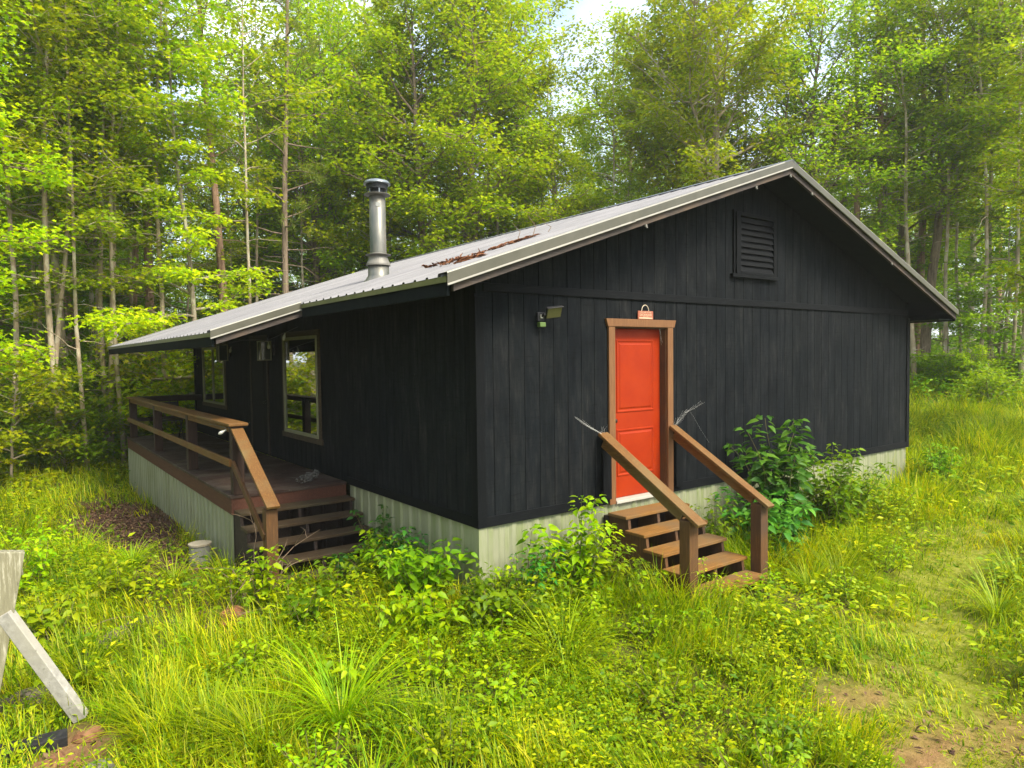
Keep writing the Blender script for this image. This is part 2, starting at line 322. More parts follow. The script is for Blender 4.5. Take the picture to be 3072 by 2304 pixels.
# ------------------------------------------------------------------ terrain
ANCH = np.array([(0, 0, -.78), (3, -1.4, -.88), (9.5, 0, -.76), (9.5, -3, -.78), (-1.5, 3.3, -1.0), (-1.5, 12.2, -1.16), (-3.5, .4, -1.03), (-1.2, -2.2, -1.05), (1.4, -4.2, -1.02), (3.2, -3.3, -.95),
    (-4, 6, -1.08), (-3, 18, -1.0), (2, 30, -.3), (10, 18, -.5), (20, 20, .6), (16, 0, -.3), (24, 4, .45), (40, 10, 1.6), (35, 30, 2.2), (15, 40, 1.2), (-10, 30, -.4), (20, -10, -.2), (-10, -5, -1.1), (-10, 10, -1.1), (60, 60, 4),
    (-20, 60, 1), (80, 10, 4), (14, -2, -.55), (4.7, 6, -.9), (-4, -8, -1.1)])
def ground_z(x, y):
    x = np.asarray(x, float); y = np.asarray(y, float)
    d = ((x[..., None]-ANCH[:, 0])**2+(y[..., None]-ANCH[:, 1])**2+.6)**-1.6
    return (d*ANCH[:, 2]).sum(-1)/d.sum(-1)+(vnoise(x, y, 1.7, 3)-.5)*.10+(vnoise(x, y, .6, 5)-.5)*.04
gz = lambda x, y: float(ground_z(np.array([x]), np.array([y]))[0])
DIRT = [(1.62, -3.12, .50, .20, .80), (1.10, -3.80, .58, .30, .90), (1.75, -4.05, .5, .25, .75), (-.30, -2.95, .24, .20, .85), (-2.2, 7.0, .95, 4.0, 1), (-2.1, 4.0, .6, 1.2, .9), (-3.55, -.15, .45, .45, .9), (-.7, -1.55, .35, .25, .6), (.3, -3.5, .3, .2, .6), (-1.1, .9, .5, .4, .6), (-3.1, 1.9, .4, .3, .5), (-1.25, -2.6, .3, .2, .5)]
def dirt(x, y):
    o = np.zeros_like(x)
    for cx, cy_, rx, ry, s in DIRT:
        q = np.sqrt(((x-cx)/rx)**2+((y-cy_)/ry)**2)+(vnoise(x, y, .25, 9)-.5)*.8
        o = np.maximum(o, s*np.clip(1.35-q*1.15+(vnoise(x, y, .09, 19)-.5)*.5, 0, 1))
    return o
def trail(x, y):       # mown track from the sandy patch towards the right
    o = np.zeros_like(x); pts = [(.6, -4.6), (1.5, -3.7), (3.2, -2.9), (6, -2.0), (10, -1.6), (15, -1.2)]
    for (ax, ay), (bx, by) in zip(pts, pts[1:]):
        t = np.clip(((x-ax)*(bx-ax)+(y-ay)*(by-ay))/((bx-ax)**2+(by-ay)**2), 0, 1)
        d = np.hypot(x-ax-t*(bx-ax), y-ay-t*(by-ay)); o = np.maximum(o, np.clip(1.4-d/.75, 0, 1))
    return o
def build_ground():
    def axis(lo, hi, fine0, fine1):
        a = list(np.arange(fine0, fine1, .2)); s = .3; x = fine1
        while x < hi: a.append(x); x += s; s *= 1.12
        a.append(hi); s = .3; x = fine0
        while x > lo: a.append(x); x -= s; s *= 1.12
        a.append(lo); return np.unique(np.array(a))
    X = axis(-420, 420, -8, 14); Yv = axis(-420, 420, -8, 16)
    gx, gy = np.meshgrid(X, Yv); z = ground_z(gx, gy)
    inside = (gx > .25) & (gx < 9.2) & (gy > .25) & (gy < 12.1); z = np.where(inside, z-.25, z)
    V = np.stack([gx.ravel(), gy.ravel(), z.ravel()], 1); nx = len(X); ny = len(Yv)
    i = (np.arange(ny-1)[:, None]*nx+np.arange(nx-1)[None]).ravel()
    me = np_mesh('ground', V, np.stack([i, i+1, i+1+nx, i+nx], 1))
    d = dirt(V[:, 0], V[:, 1]); lit = np.clip(1.5-1.1*np.sqrt(((V[:, 0]+2.2)/1.0)**2+((V[:, 1]-6.8)/4.2)**2), 0, 1)
    ca = me.color_attributes.new('soil', 'FLOAT_COLOR', 'POINT'); ca.data.foreach_set('color', np.stack([d, lit, trail(V[:, 0], V[:, 1]), 0*d+1], 1).astype(np.float32).ravel())
    m, nt, n, b = mat('soil_and_moss')
    at = nt.nodes.new('ShaderNodeAttribute'); at.attribute_name = 'soil'; sp = nt.nodes.new('ShaderNodeSeparateColor'); nt.links.new(at.outputs['Color'], sp.inputs[0])
    g = ramp(nt, noise(nt, 6, (1, 1, 1), 8, .75), [(.3, (.035, .045, .010)), (.5, (.085, .09, .018)), (.7, (.17, .13, .055))])
    g = mixc(nt, sp.outputs[2], g, ramp(nt, noise(nt, 12, (1, 1, 1), 8, .75), [(.3, (.09, .105, .010)), (.5, (.18, .20, .016)), (.7, (.29, .26, .07))]))
    s = ramp(nt, noise(nt, 9, (1, 1, 1), 8, .75), [(.3, (.13, .066, .03)), (.55, (.25, .135, .066)), (.75, (.33, .205, .12))])
    l = ramp(nt, noise(nt, 30, (1, 1, 1), 4, .7), [(.3, (.04, .025, .018)), (.7, (.13, .08, .055))])
    c = mixc(nt, sp.outputs[0], g, s); c = mixc(nt, sp.outputs[1], c, l)
    nt.links.new(c, b.inputs['Base Color']); b.inputs['Roughness'].default_value = .95; b.inputs['Specular IOR Level'].default_value = .1
    bump(nt, b, noise(nt, 18, (1, 1, 1), 8, .7), .8, .04)
    tag(link('ground', me, m, smooth=True), kind='structure')
build_ground()
# ------------------------------------------------------------------ cabin
W, HR, S, OX, OY, YP, OX3, YL, LEN = 9.467, 4.2727, .3393, .655, .549, 3.122, 1.771, 12.965, 12.42
rz = lambda x: HR-S*abs(x-W/2)
cabin = thing('cabin', 'single storey black board cabin with pale ribbed metal roof and red orange door', 'cabin')
def edges(a, b, step, cuts):
    e = [a]; x = math.ceil(a/step)*step
    while x < b-1e-6:
        if x > a+.03: e.append(x)
        x += step
    e.append(b); return sorted(set(e+[c for c in cuts if a < c < b]))
def wall(name, ax, at, inward, a, b, top, hole=None, z0=0.0, step=.2032):
    mb = MB(); g = .0045; dp = .010*inward
    cuts = list(hole[:2]) if hole else []
    if ax == 'x' and a < W/2 < b: cuts.append(W/2)
    E = edges(a, b, step, cuts)
    P = (lambda t, z, d: (t, at+d, z)) if ax == 'x' else (lambda t, z, d: (at+d, t, z))
    for l, r in zip(E, E[1:]):
        zb = z0
        if hole and hole[0]-1e-6 <= l and r <= hole[1]+1e-6: zb = hole[2]
        gl = g if (round(l/step)*step-l)**2 < 1e-8 else 0; gr = g if (round(r/step)*step-r)**2 < 1e-8 else 0
        l1, r1 = l+gl, r-gr
        mb.quad(P(l1, zb, 0), P(r1, zb, 0), P(r1, top(r1), 0), P(l1, top(l1), 0))
        if gl: mb.quad(P(l, zb, dp), P(l1, zb, 0), P(l1, top(l1), 0), P(l, top(l), dp))
        if gr: mb.quad(P(r1, zb, 0), P(r, zb, dp), P(r, top(r), dp), P(r1, top(r1), 0))
    return mb.build(name, 'siding', cabin)
DX0, DX1, DH = 1.935, 2.86, 2.06
wall('wall', 'x', 0, 1, 0, W, lambda x: rz(x)-.10, (DX0, DX1, DH))
wall('wall', 'y', 0, 1, 0, LEN, lambda y: rz(0)-.05)
wall('wall', 'x', LEN, -1, 0, W, lambda x: rz(x)-.10)
wall('wall', 'y', W, -1, 0, LEN, lambda y: rz(W)-.05)
for bx in ((-.022, .085, -.022, -.001, -.02, 2.33), (W-.085, W+.022, -.022, -.001, -.02, 2.33), (-.022, -.001, LEN-.085, LEN+.02, -.02, 2.36)):
    mb = MB(); mb.box(*bx)
    if bx[0] < 0 and bx[2] < 0: mb.box(-.022, -.001, -.0009, .085, -.02, 2.36)
    mb.build('corner_board', 'blacktrim', cabin, .003)
mb = MB(); mb.box(.086, DX0-.108, -.019, -.001, -.02, .085); mb.box(DX1+.10, W-.086, -.019, -.001, -.02, .085); mb.build('base_board', 'blackband', cabin, .003)
mb = MB(); mb.box(-.019, -.001, .086, 3.26, -.02, .085); mb.build('base_board', 'blacktrim', cabin, .003)
mb = MB(); mb.box(.086, W-.086, -.024, -.001, 2.385, 2.473); mb.build('band_board', 'blackband', cabin, .004)
def corr(ax, at, sgn, a, b, z0, z1, step=.2286, h=.018, minor=False):
    mb = MB(); prof = []
    x = a
    while x < b:
        prof += [(x, 0), (x+step*.10, h), (x+step*.26, h), (x+step*.36, 0)]
        if minor: prof += [(x+step*.54, 0), (x+step*.57, .005), (x+step*.62, .005), (x+step*.65, 0), (x+step*.77, 0), (x+step*.80, .005), (x+step*.85, .005), (x+step*.88, 0)]
        x += step
    prof = [p for p in prof if p[0] < b]+[(b, 0)]
    P = (lambda t, z, d: (t, at+d*sgn, z)) if ax == 'x' else (lambda t, z, d: (at+d*sgn, t, z))
    for (t0, h0), (t1, h1) in zip(prof, prof[1:]):
        mb.quad(P(t0, z0, h0), P(t1, z0, h1), P(t1, z1, h1), P(t0, z1, h0))
    return mb
corr('x', .02, -1, .09, W-.02, -1.5, -.012, .305, .016, True).build('skirting', 'skirt', cabin)
corr('y', .02, -1, .09, 3.25, -1.5, -.012, .2286, .02).build('skirting', 'skirt', cabin)
corr('y', W-.02, 1, 0.1, LEN, -1.5, -.012).build('skirting', 'skirt', cabin)
mb = MB(); mb.box(-.004, .10, -.004, .004, -1.5, -.012); mb.box(-.004, .004, .004, .10, -1.5, -.012); mb.build('skirting_corner', 'skirt', cabin)
# roof
def rib(y):
    q = (y+.549) % .2286
    return max(0, min(1, (.030-abs(q-.11))/.012))*.02
def ribys(a, b):
    ys = [a]; k = 0
    while True:
        c = -.549+k*.2286+.11; k += 1
        if c-.03 > b: break
        ys += [c+d for d in (-.030, -.018, .018, .030) if a < c+d < b]
    return ys+[b]
def sheet(x0, x1, a, b, mb):
    ys = ribys(a, b)
    for p, q in zip(ys, ys[1:]):
        h0, h1 = rib(p), rib(q)
        mb.quad((x0, p, rz(x0)+h0), (x0, q, rz(x0)+h1), (x1, q, rz(x1)+h1), (x1, p, rz(x1)+h0))
mb = MB(); sheet(-OX-.02, W/2, -OY, YP, mb); sheet(-OX3-.02, W/2, YP, YL, mb); roofl = mb.build('roof', 'roof', cabin)
mb = MB(); sheet(W/2, W+OX+.02, -OY, YL, mb); roofr = mb.build('roof', 'roof', cabin)
mb = MB()   # underside boards
for x0, x1, a, b in ((-OX, W/2, -OY+.03, YP), (-OX3, W/2, YP+.03, YL-.03), (W/2, W+OX, -OY+.03, YL-.03)):
    mb.hexa([(x0, a, rz(x0)-.045), (x1, a, rz(x1)-.045), (x1, b, rz(x1)-.045), (x0, b, rz(x0)-.045), (x0, a, rz(x0)-.012), (x1, a, rz(x1)-.012), (x1, b, rz(x1)-.012), (x0, b, rz(x0)-.012)])
mb.box(W+.023, W+OX-.03, -OY+.05, LEN, 2.285, 2.30)
mb.build('soffit', 'soffit', cabin)
def rake(xa, xb, y, lo, hi, thick, name, mk, par, out_=-1):
    mb = MB(); y0, y1 = sorted((y, y+thick*out_))
    mb.hexa([(xa, y0, rz(xa)+lo), (xb, y0, rz(xb)+lo), (xb, y1, rz(xb)+lo), (xa, y1, rz(xa)+lo), (xa, y0, rz(xa)+hi), (xb, y0, rz(xb)+hi), (xb, y1, rz(xb)+hi), (xa, y1, rz(xa)+hi)])
    return mb.build(name, mk, par, .002)
def raketrim(xa, xb, y, par, lift=0, mk='trimmetal'):
    mb = MB(); hi = .034+lift; lo = -.078-lift
    def strip(p, q):    # p,q are (dy, dz) section points
        a, b = (xa, y+p[0], rz(xa)+p[1]), (xb, y+p[0], rz(xb)+p[1]); c, d = (xb, y+q[0], rz(xb)+q[1]), (xa, y+q[0], rz(xa)+q[1])
        mb.quad(a, b, c, d, 0 if p[1] > 0 and q[1] < 0 else 1)
    pr = [(.15, .006), (.135, hi-.004), (-.012-lift, hi), (-.018-lift, hi-.012), (-.018-lift, lo+.016), (-.034-lift, lo), (-.030-lift, lo-.004), (-.008, lo+.004)]
    for p, q in zip(pr, pr[1:]): strip(p, q)
    return mb.build('rake_trim', [mk, 'trimedge'], par)
raketrim(-OX-.02, 1.70, -OY, roofl, .004); raketrim(1.64, W/2, -OY, roofl); raketrim(W/2, W+OX+.02, -OY, roofr)
raketrim(-OX3-.02, -OX-.005, YP, roofl)
rake(-OX+.06, W/2, -OY+.006, -.155, -.072, .036, 'fascia', 'fascia', roofl, 1); rake(W/2, W+OX-.02, -OY+.006, -.155, -.072, .036, 'fascia', 'fascia', roofr, 1)
rake(-OX3+.05, -OX+.10, YP+.006, -.165, -.072, .036, 'fascia', 'fascia', roofl, 1)
def eave(x, a, b, par, sg):
    mb = MB(); xo = x
    z = rz(x); mb.box(min(xo, xo+.012*sg), max(xo, xo+.012*sg), a, b, z-.055, z-.002); e = mb.build('eave_trim', 'eavemetal', par)
    mb = MB(); x1 = x-.012*sg*0+.003*-sg; x0 = x1-.034*sg; mb.box(min(x0, x1), max(x0, x1), a+.02, b-.02, z-.175, z-.030); mb.build('fascia', 'soffit', par, .003)
eave(-OX-.004, -OY+.01, YP, roofl, -1); eave(-OX3-.004, YP+.01, YL-.01, roofl, -1); eave(W+OX+.004, -OY+.01, YL-.01, roofr, 1)
mb = MB()
for sg in (-1, 1):
    x1 = W/2+sg*.17; h = .026
    mb.hexa([(W/2, -OY-.02, HR+h), (x1, -OY-.02, rz(x1)+h), (x1, YL+.02, rz(x1)+h), (W/2, YL+.02, HR+h), (W/2, -OY-.02, HR+h+.012), (x1, -OY-.02, rz(x1)+h+.006), (x1, YL+.02, rz(x1)+h+.006), (W/2, YL+.02, HR+h+.012)])
mb.build('ridge_cap', 'ridge', roofl)
for x in (1.9, 3.95, 4.72, 5.25, 7.6):      # light clips under the rake boards
    mb = MB(); z = rz(x)-.165; mb.box(x-.016, x+.010, -OY-.008, -OY+.010, z-.018, z+.010); mb.box(x-.006, x+.014, -OY-.012, -OY+.004, z-.030, z-.018); mb.build('light_clip', 'flue2', roofl if x < W/2 else roofr)
mb = MB(); c = (5.7, 1.1, rz(5.7)-.05); mb.lathe(c, [(.055, 0), (.055, .22), (.05, .24), (.095, .24), (.10, .27), (.06, .30), (.001, .30)], 20); mb.build('roof_vent', 'flue2', roofr, smooth=False)
# chimney flue
cx, cy0, cz0 = .70, 3.62, rz(.70)
mb = MB(); mb.lathe((cx, cy0, 0), [(.156, cz0-.10), (.153, 3.10), (.10, 3.10)], 32); mb.lathe((cx, cy0, 0), [(.121, 3.24), (.119, 4.10), (.10, 4.11)], 32)
mb.lathe((cx, cy0, 0), [(.26, cz0-.10), (.2, cz0-.03), (.16, cz0+.03)], 24)
flue = mb.build('chimney', 'flue', cabin, smooth=True)
mb = MB(); mb.lathe((cx, cy0, 0), [(.150, 3.085), (.178, 3.09), (.176, 3.115), (.150, 3.17), (.135, 3.225), (.185, 3.245), (.187, 3.252), (.120, 3.268)], 32); mb.build('storm_collar', 'flue2', flue)
mb = MB(); mb.lathe((cx, cy0, 0), [(.120, 4.105), (.19, 4.125), (.192, 4.133), (.115, 4.15)], 32); mb.build('cap_flange', 'flue2', flue)
mb = MB(); mb.lathe((cx, cy0, 0), [(.10, 4.14), (.10, 4.20), (.155, 4.205), (.165, 4.285), (.10, 4.29)], 32)
for k in range(6):
    t = k*math.pi/3+.3; p = (cx+.145*math.cos(t), cy0+.145*math.sin(t)); mb.beam((p[0], p[1], 4.13), (p[0], p[1], 4.22), .018, .006, (math.cos(t), math.sin(t), 0), 1)
mb.build('chimney_cap', ['capdark', 'captop'], flue)
mb = MB(); mb.lathe((cx, cy0, 0), [(.15, 4.275), (.196, 4.278), (.198, 4.29), (.17, 4.325), (.09, 4.35), (.001, 4.357)], 32); mb.build('cap_lid', 'captop', flue, smooth=True)
mb = MB()
for k in range(5):
    t0 = R(232+k*7); t1 = R(232+(k+1)*7); q = lambda t, z: (cx+.1225*math.cos(t), cy0+.1225*math.sin(t), z); mb.quad(q(t0, 3.94), q(t1, 3.94), q(t1, 4.0), q(t0, 4.0))
mb.build('sticker', 'sticker', flue)
# front door
fr = MB(); fr.box(DX0-.102, DX0-.002, -.030, -.001, -.03, DH); fr.box(DX1-.004, DX1+.096, -.030, -.001, -.03, DH)
fr.prism([(DX0-.118, DH+.001), (DX1+.112, DH+.001), (DX1+.148, DH+.092), (DX0-.150, DH+.092)], 'y', -.036, -.001)
dframe = fr.build('door_frame', 'casing', cabin, .003)
mb = MB(); mb.box(DX0-.002, DX0+.014, .001, .13, 0, DH); mb.box(DX1-.014, DX1+.002, .001, .13, 0, DH); mb.box(DX0+.014, DX1-.014, .001, .13, DH-.014, DH+.002); mb.build('jamb', 'brown_z', dframe)
mb = MB(); mb.box(DX0+.012, DX1-.012, -.03, .13, -.035, .0); mb.build('threshold', 'white', dframe, .004)
mb = MB(); x0, x1 = DX0+.014, DX1-.014; yf = .095; mb.box(x0, x1, yf, yf+.045, .004, DH-.016)
door = mb.build('door', 'door', cabin, .003)
def dpanel(a, b, z0, z1):
    mb = MB(); P = lambda i, d: [(a+i, yf-d, z0+i), (b-i, yf-d, z0+i), (b-i, yf-d, z1-i), (a+i, yf-d, z1-i)]
    rings = [P(0, .0005), P(.006, .009), (P(.020, .009)), P(.030, -.006+.0075), P(.042, .0015), P(.062, .010)]
    for A, B in zip(rings, rings[1:]):
        for k in range(4): mb.quad(A[k], A[(k+1) % 4], B[(k+1) % 4], B[k])
    mb.quad(*rings[-1]); mb.build('door_panel', 'door', door)
dpanel(x0+.12, x1-.12, 1.03, 1.91); dpanel(x0+.12, x1-.12, .26, .83)
mb = MB(); mb.lathe((0, 0, 0), [(.001, .062), (.020, .06), (.027, .045), (.024, .032), (.011, .026), (.011, .008), (.030, .006), (.031, .0)], 18)
mb.v = [(x0+.062+p[0], yf-p[2], .94+p[1]) for p in mb.v]; mb.build('handle', 'steel', door, smooth=True)
mb = MB(); mb.lathe((0, 0, 0), [(.001, .018), (.018, .016), (.024, .0)], 16); mb.v = [(x0+.06+p[0], yf-p[2], 1.14+p[1]) for p in mb.v]; mb.build('deadbolt', 'steel', door)
# black rail boards fixed to the wall beside the door, gable louvre
for a in (1.695, 2.975):
    mb = MB(); mb.box(a, a+.135, -.062, -.031 if a < 2 else -.0005, .045, .765); mb.build('wall_post_board', 'blacktrim', cabin, .003)
vx0, vx1, vz0, vz1 = 4.30, 5.17, 2.82, 3.66
mb = MB(); mb.box(vx0-.05, vx0+.045, -.05, -.001, vz0, vz1); mb.box(vx1-.045, vx1+.02, -.05, -.001, vz0, vz1); mb.box(vx0+.045, vx1-.045, -.05, -.001, vz1-.05, vz1); mb.box(vx0+.045, vx1-.045, -.05, -.001, vz0, vz0+.04)
mb.box(vx0-.14, vx1+.07, -.055, -.001, vz0-.05, vz0-.002); mb.box(vx0-.085, vx0-.052, -.028, -.001, vz0, vz1+.03)
vent = mb.build('gable_vent', 'blacktrim', cabin, .004)
mb = MB(); n = 9; st = (vz1-.05-vz0-.04)/n
for k in range(n):
    z = vz0+.04+k*st; mb.hexa([(vx0+.046, -.046, z), (vx1-.046, -.046, z), (vx1-.046, -.036, z), (vx0+.046, -.036, z), (vx0+.046, -.012, z+st*.98), (vx1-.046, -.012, z+st*.98), (vx1-.046, -.003, z+st*.98), (vx0+.046, -.003, z+st*.98)])
mb.build('louvre', 'blacktrim', vent)
# long-side windows and porch door (face -X)
def window(y0, y1, z0, z1, mull=False):
    mb = MB(); c = .085
    mb.box(-.022, -.001, y0-c, y0, z0-.0, z1); mb.box(-.022, -.001, y1, y1+c, z0, z1); mb.box(-.024, -.001, y0-c-.01, y1+c+.01, z1, z1+c); mb.box(-.026, -.001, y0-c-.05, y1+c+.05, z0-c, z0)
    wd = mb.build('window', 'tanwood', cabin, .003)
    mb = MB(); t = .05
    mb.box(-.034, -.001, y0+.001, y0+t, z0+t, z1-t); mb.box(-.034, -.001, y1-t, y1-.001, z0+t, z1-t); mb.box(-.034, -.001, y0+.001, y1-.001, z1-t, z1-.001); mb.box(-.034, -.001, y0+.001, y1-.001, z0+.001, z0+t)
    if mull: ym = (y0+y1)/2+.03; mb.box(-.034, -.001, ym-.02, ym+.02, z0+t, z1-t)
    mb.build('frame', 'cream', wd, .003)
    mb = MB(); mb.quad((-.012, y0+t, z0+t), (-.012, y0+t, z1-t), (-.012, y1-t, z1-t), (-.012, y1-t, z0+t)); mb.build('pane', 'glass', wd)
window(4.27, 5.80, .515, 2.085); window(9.62, 11.50, .76, 2.02, True)
mb = MB(); mb.box(-.022, -.001, 6.66, 6.75, .02, 2.08); mb.box(-.022, -.001, 7.66, 7.75, .02, 2.08); mb.box(-.024, -.001, 6.66, 7.75, 2.08, 2.17); mb.build('door_frame', 'darkwood', cabin, .003)
mb = MB(); mb.box(-.014, -.001, 6.752, 7.658, .03, 2.078)
for z0, z1 in ((.2, .85), (1.05, 1.9)): mb.box(-.020, -.0145, 6.9, 7.5, z0, z1)
pd = mb.build('porch_door', 'blacktrim', cabin, .003)
mb = MB(); mb.lathe((0, 0, 0), [(.001, .06), (.026, .045), (.011, .025), (.03, .004), (.03, 0)], 14); mb.v = [(-.0145-p[2], 6.83+p[0], .96+p[1]) for p in mb.v]; mb.build('handle', 'steel', pd)
# ------------------------------------------------------------------ porch deck
porch = thing('porch_deck', 'brown stained porch deck with rails, stairs and pale metal skirt along the cabin side', 'porch', (-.75, 7.6, -1.0))
D0, D1, YA, YB = -1.56, -.03, 3.27, 12.02
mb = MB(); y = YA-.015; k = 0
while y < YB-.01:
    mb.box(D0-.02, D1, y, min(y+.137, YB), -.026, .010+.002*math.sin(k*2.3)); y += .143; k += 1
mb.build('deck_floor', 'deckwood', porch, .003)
mb = MB(); mb.box(D0, D0+.038, YA, YB, -.235, -.028); mb.box(D0+.038, D1, YA, YA+.038, -.235, -.028); mb.box(D0+.038, D1, YB-.038, YB, -.235, -.028); mb.build('rim_board', 'rimwood', porch, .003)
corr('y', D0+.025, -1, YA+.03, YB, -1.5, -.236, .2286, .02).build('skirting', 'skirt2', porch)
corr('x', YA+.05, -1, D0+.03, D1, -1.5, -.236, .2286, .018).build('skirting', 'darkwood', porch)
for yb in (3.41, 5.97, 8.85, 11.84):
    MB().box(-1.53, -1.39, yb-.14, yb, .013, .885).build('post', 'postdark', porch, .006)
MB().box(-1.575, -1.335, 3.24, 11.93, .887, .925).build('rail_cap', 'brown_y', porch, .008)
mb = MB()
for a, b in ((3.411, 5.829), (5.971, 8.709), (8.851, 11.699)): mb.box(-1.522, -1.484, a, b, .80, .884)
mb.build('rail', 'brown_y', porch, .004)
MB().box(-1.57, -1.532, 3.30, 11.84, .375, .465).build('mid_rail', 'brown_y', porch, .004)
MB().box(-1.334, -.026, 11.69, 11.93, .885, .922).build('rail_cap', 'darkwood', porch, .006)
mb = MB(); mb.box(-1.388, -.026, 11.74, 11.778, .79, .883); mb.box(-1.388, -.026, 11.74, 11.778, .36, .45); mb.build('rail', 'darkwood', porch, .004)
# porch stairs
TR = [(-.175, 3.00), (-.33, 2.73), (-.485, 2.46), (-.64, 2.19), (-.795, 1.92)]
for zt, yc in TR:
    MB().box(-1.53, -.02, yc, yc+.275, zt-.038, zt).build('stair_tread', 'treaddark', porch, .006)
for x in (-1.53, -.80, -.09):
    mb = MB(); pl = [(3.265, -.24), (3.265, -.9), (2.3, -1.15), (1.98, -1.15), (1.98, -.835)]
    for zt, yc in TR[::-1]: pl += [(yc+.02, zt-.040), (yc+.27, zt-.040)] if zt > -.79 else [(yc+.27, zt-.040)]
    mb.prism(pl, 'x', x, x+.04); mb.build('stringer', 'darkwood', porch)
MB().box(-1.685+.155, -1.40, 1.96, 2.10, -1.3, .045).build('post', 'brown_z', porch, .006)
MB().beam((-1.465, 3.33, .872), (-1.465, 1.90, .078), .15, .036).build('handrail', 'brown_y', porch, .006)
MB().beam((-1.53, 3.27, .42), (-1.53, 2.03, -.27), .036, .09).build('mid_rail', 'brown_z', porch, .004)
# ------------------------------------------------------------------ front steps
steps = thing('front_steps', 'five brown wooden steps with two sloping handrails below the red orange door', 'steps', (2.3, -.8, gz(2.3, -.8)))
for k in range(5):
    zt = -.10-.155*k; yf_ = -.36-.27*k
    MB().box(1.752, 2.862, yf_, yf_+.29, zt-.036, zt).build('tread', 'brown_x', steps, .006)
for x in (1.80, 2.29, 2.775):
    pl = [(-.04, -.14), (-.04, -1.2), (-1.35, -1.2), (-1.35, -.76)]
    pl = [(-.04, -.138), (-.04, -1.2), (-1.38, -1.2)]
    for k in range(4, -1, -1): pl += [(-.36-.27*k+.02, -.10-.155*k-.038), (-.36-.27*k+.27, -.10-.155*k-.038)]
    MB().prism(pl[:-1]+[(-.05, -.138)], 'x', x, x+.042).build('stringer', 'brown_z', steps)
MB().box(1.752, 2.862, -.039, -.003, -.9, -.139).build('riser_board', 'darkwood', steps)
for x in (1.645, 2.864):
    ps = MB(); ps.box(x, x+.135, -1.34, -1.205, -1.3, .045); ps.build('post', 'brown_z', steps, .006)
MB().beam((1.714, -.034, .820), (1.714, -1.44, .012), .145, .038).build('handrail', 'brown_y', steps, .006)
MB().beam((1.705, -.064, .725), (1.705, -1.205, .070), .036, .13).build('handrail_support', 'brown_y', steps, .004)
MB().beam((2.93, -.034, .822), (2.93, -1.42, .026), .125, .038).build('handrail', 'brown_y', steps, .006)
MB().beam((2.935, -.064, .727), (2.935, -1.205, .082), .036, .13).build('handrail_support', 'brown_y', steps, .004)
# ------------------------------------------------------------------ fittings
fl = thing('floodlight', 'black security floodlight with olive yellow lens and green sensor on the black wall', 'floodlight', (.80, -.02, 2.1))
mb = MB(); mb.box(.755, .845, -.055, -.026, 2.10, 2.19); mb.beam((.80, -.05, 2.14), (.80, -.12, 2.17), .025, .025, mi=0); mb.box(.78, .815, -.075, -.056, 2.125, 2.165, 1); mb.build('bracket', ['black', 'bulb'], fl, .004)
Rm = Matrix.Translation((.91, -.14, 2.185)) @ Matrix.Scale(.82, 4) @ Matrix.Rotation(R(-8), 4, 'Z') @ Matrix.Rotation(R(34), 4, 'X') @ Matrix.Rotation(R(-8), 4, 'Y')
def xf(mb, m): mb.v = [tuple(m @ Vector(p)) for p in mb.v]; return mb
mb = MB(); mb.box(-.115, .115, -.0, .03, -.085, .085); mb.box(-.12, .12, -.022, .0, .078, .09); xf(mb, Rm).build('lamp_housing', 'black', fl, .004)
mb = MB(); mb.box(-.102, .102, -.008, -.001, -.072, .072); xf(mb, Rm).build('lens', 'lampface', fl, .003)
mb = MB(); mb.box(.762, .842, -.085, -.03, 2.035, 2.085); mb.build('sensor', 'sensor', fl, .006)
sg = thing('hanging_sign', 'small red wooden welcome sign with a rope loop standing on the door head trim', 'sign', (2.45, -.03, 2.153))
MB().box(2.318, 2.582, -.034, -.018, 2.154, 2.255).build('board', 'sign', sg, .003)
mb = MB(); mb.tube([(2.45+.062*math.cos(t), -.026, 2.252+.075*math.sin(t)) for t in [R(180-k*15) for k in range(13)]], .005, 6); mb.build('rope', 'rope', sg)
def text(body, size, loc, par, sx=1):
    cu = bpy.data.curves.new('lettering', 'FONT'); cu.body = body; cu.size = size; cu.align_x = 'CENTER'; cu.align_y = 'CENTER'; cu.extrude = .0006
    tmp = bpy.data.objects.new('lettering', cu); COL.objects.link(tmp); me = bpy.data.meshes.new_from_object(tmp); bpy.data.objects.remove(tmp)
    o = bpy.data.objects.new('lettering', me); COL.objects.link(o); o.rotation_euler = (R(90), 0, 0); o.location = Vector(loc)-par.location; o.scale = (sx, 1, 1); me.materials.clear(); me.materials.append(M['lettering']); o.parent = par
text('WELCOME TO OUR', .022, (2.45, -.0355, 2.238), sg); text('DECKHOUSE', .040, (2.45, -.0355, 2.206), sg, .9)
mb = MB(); mb.box(2.335, 2.565, -.0355, -.0341, 2.163, 2.176); mb.box(2.40, 2.50, -.0355, -.0341, 2.182, 2.185); mb.build('painted_band', 'lettering', sg)
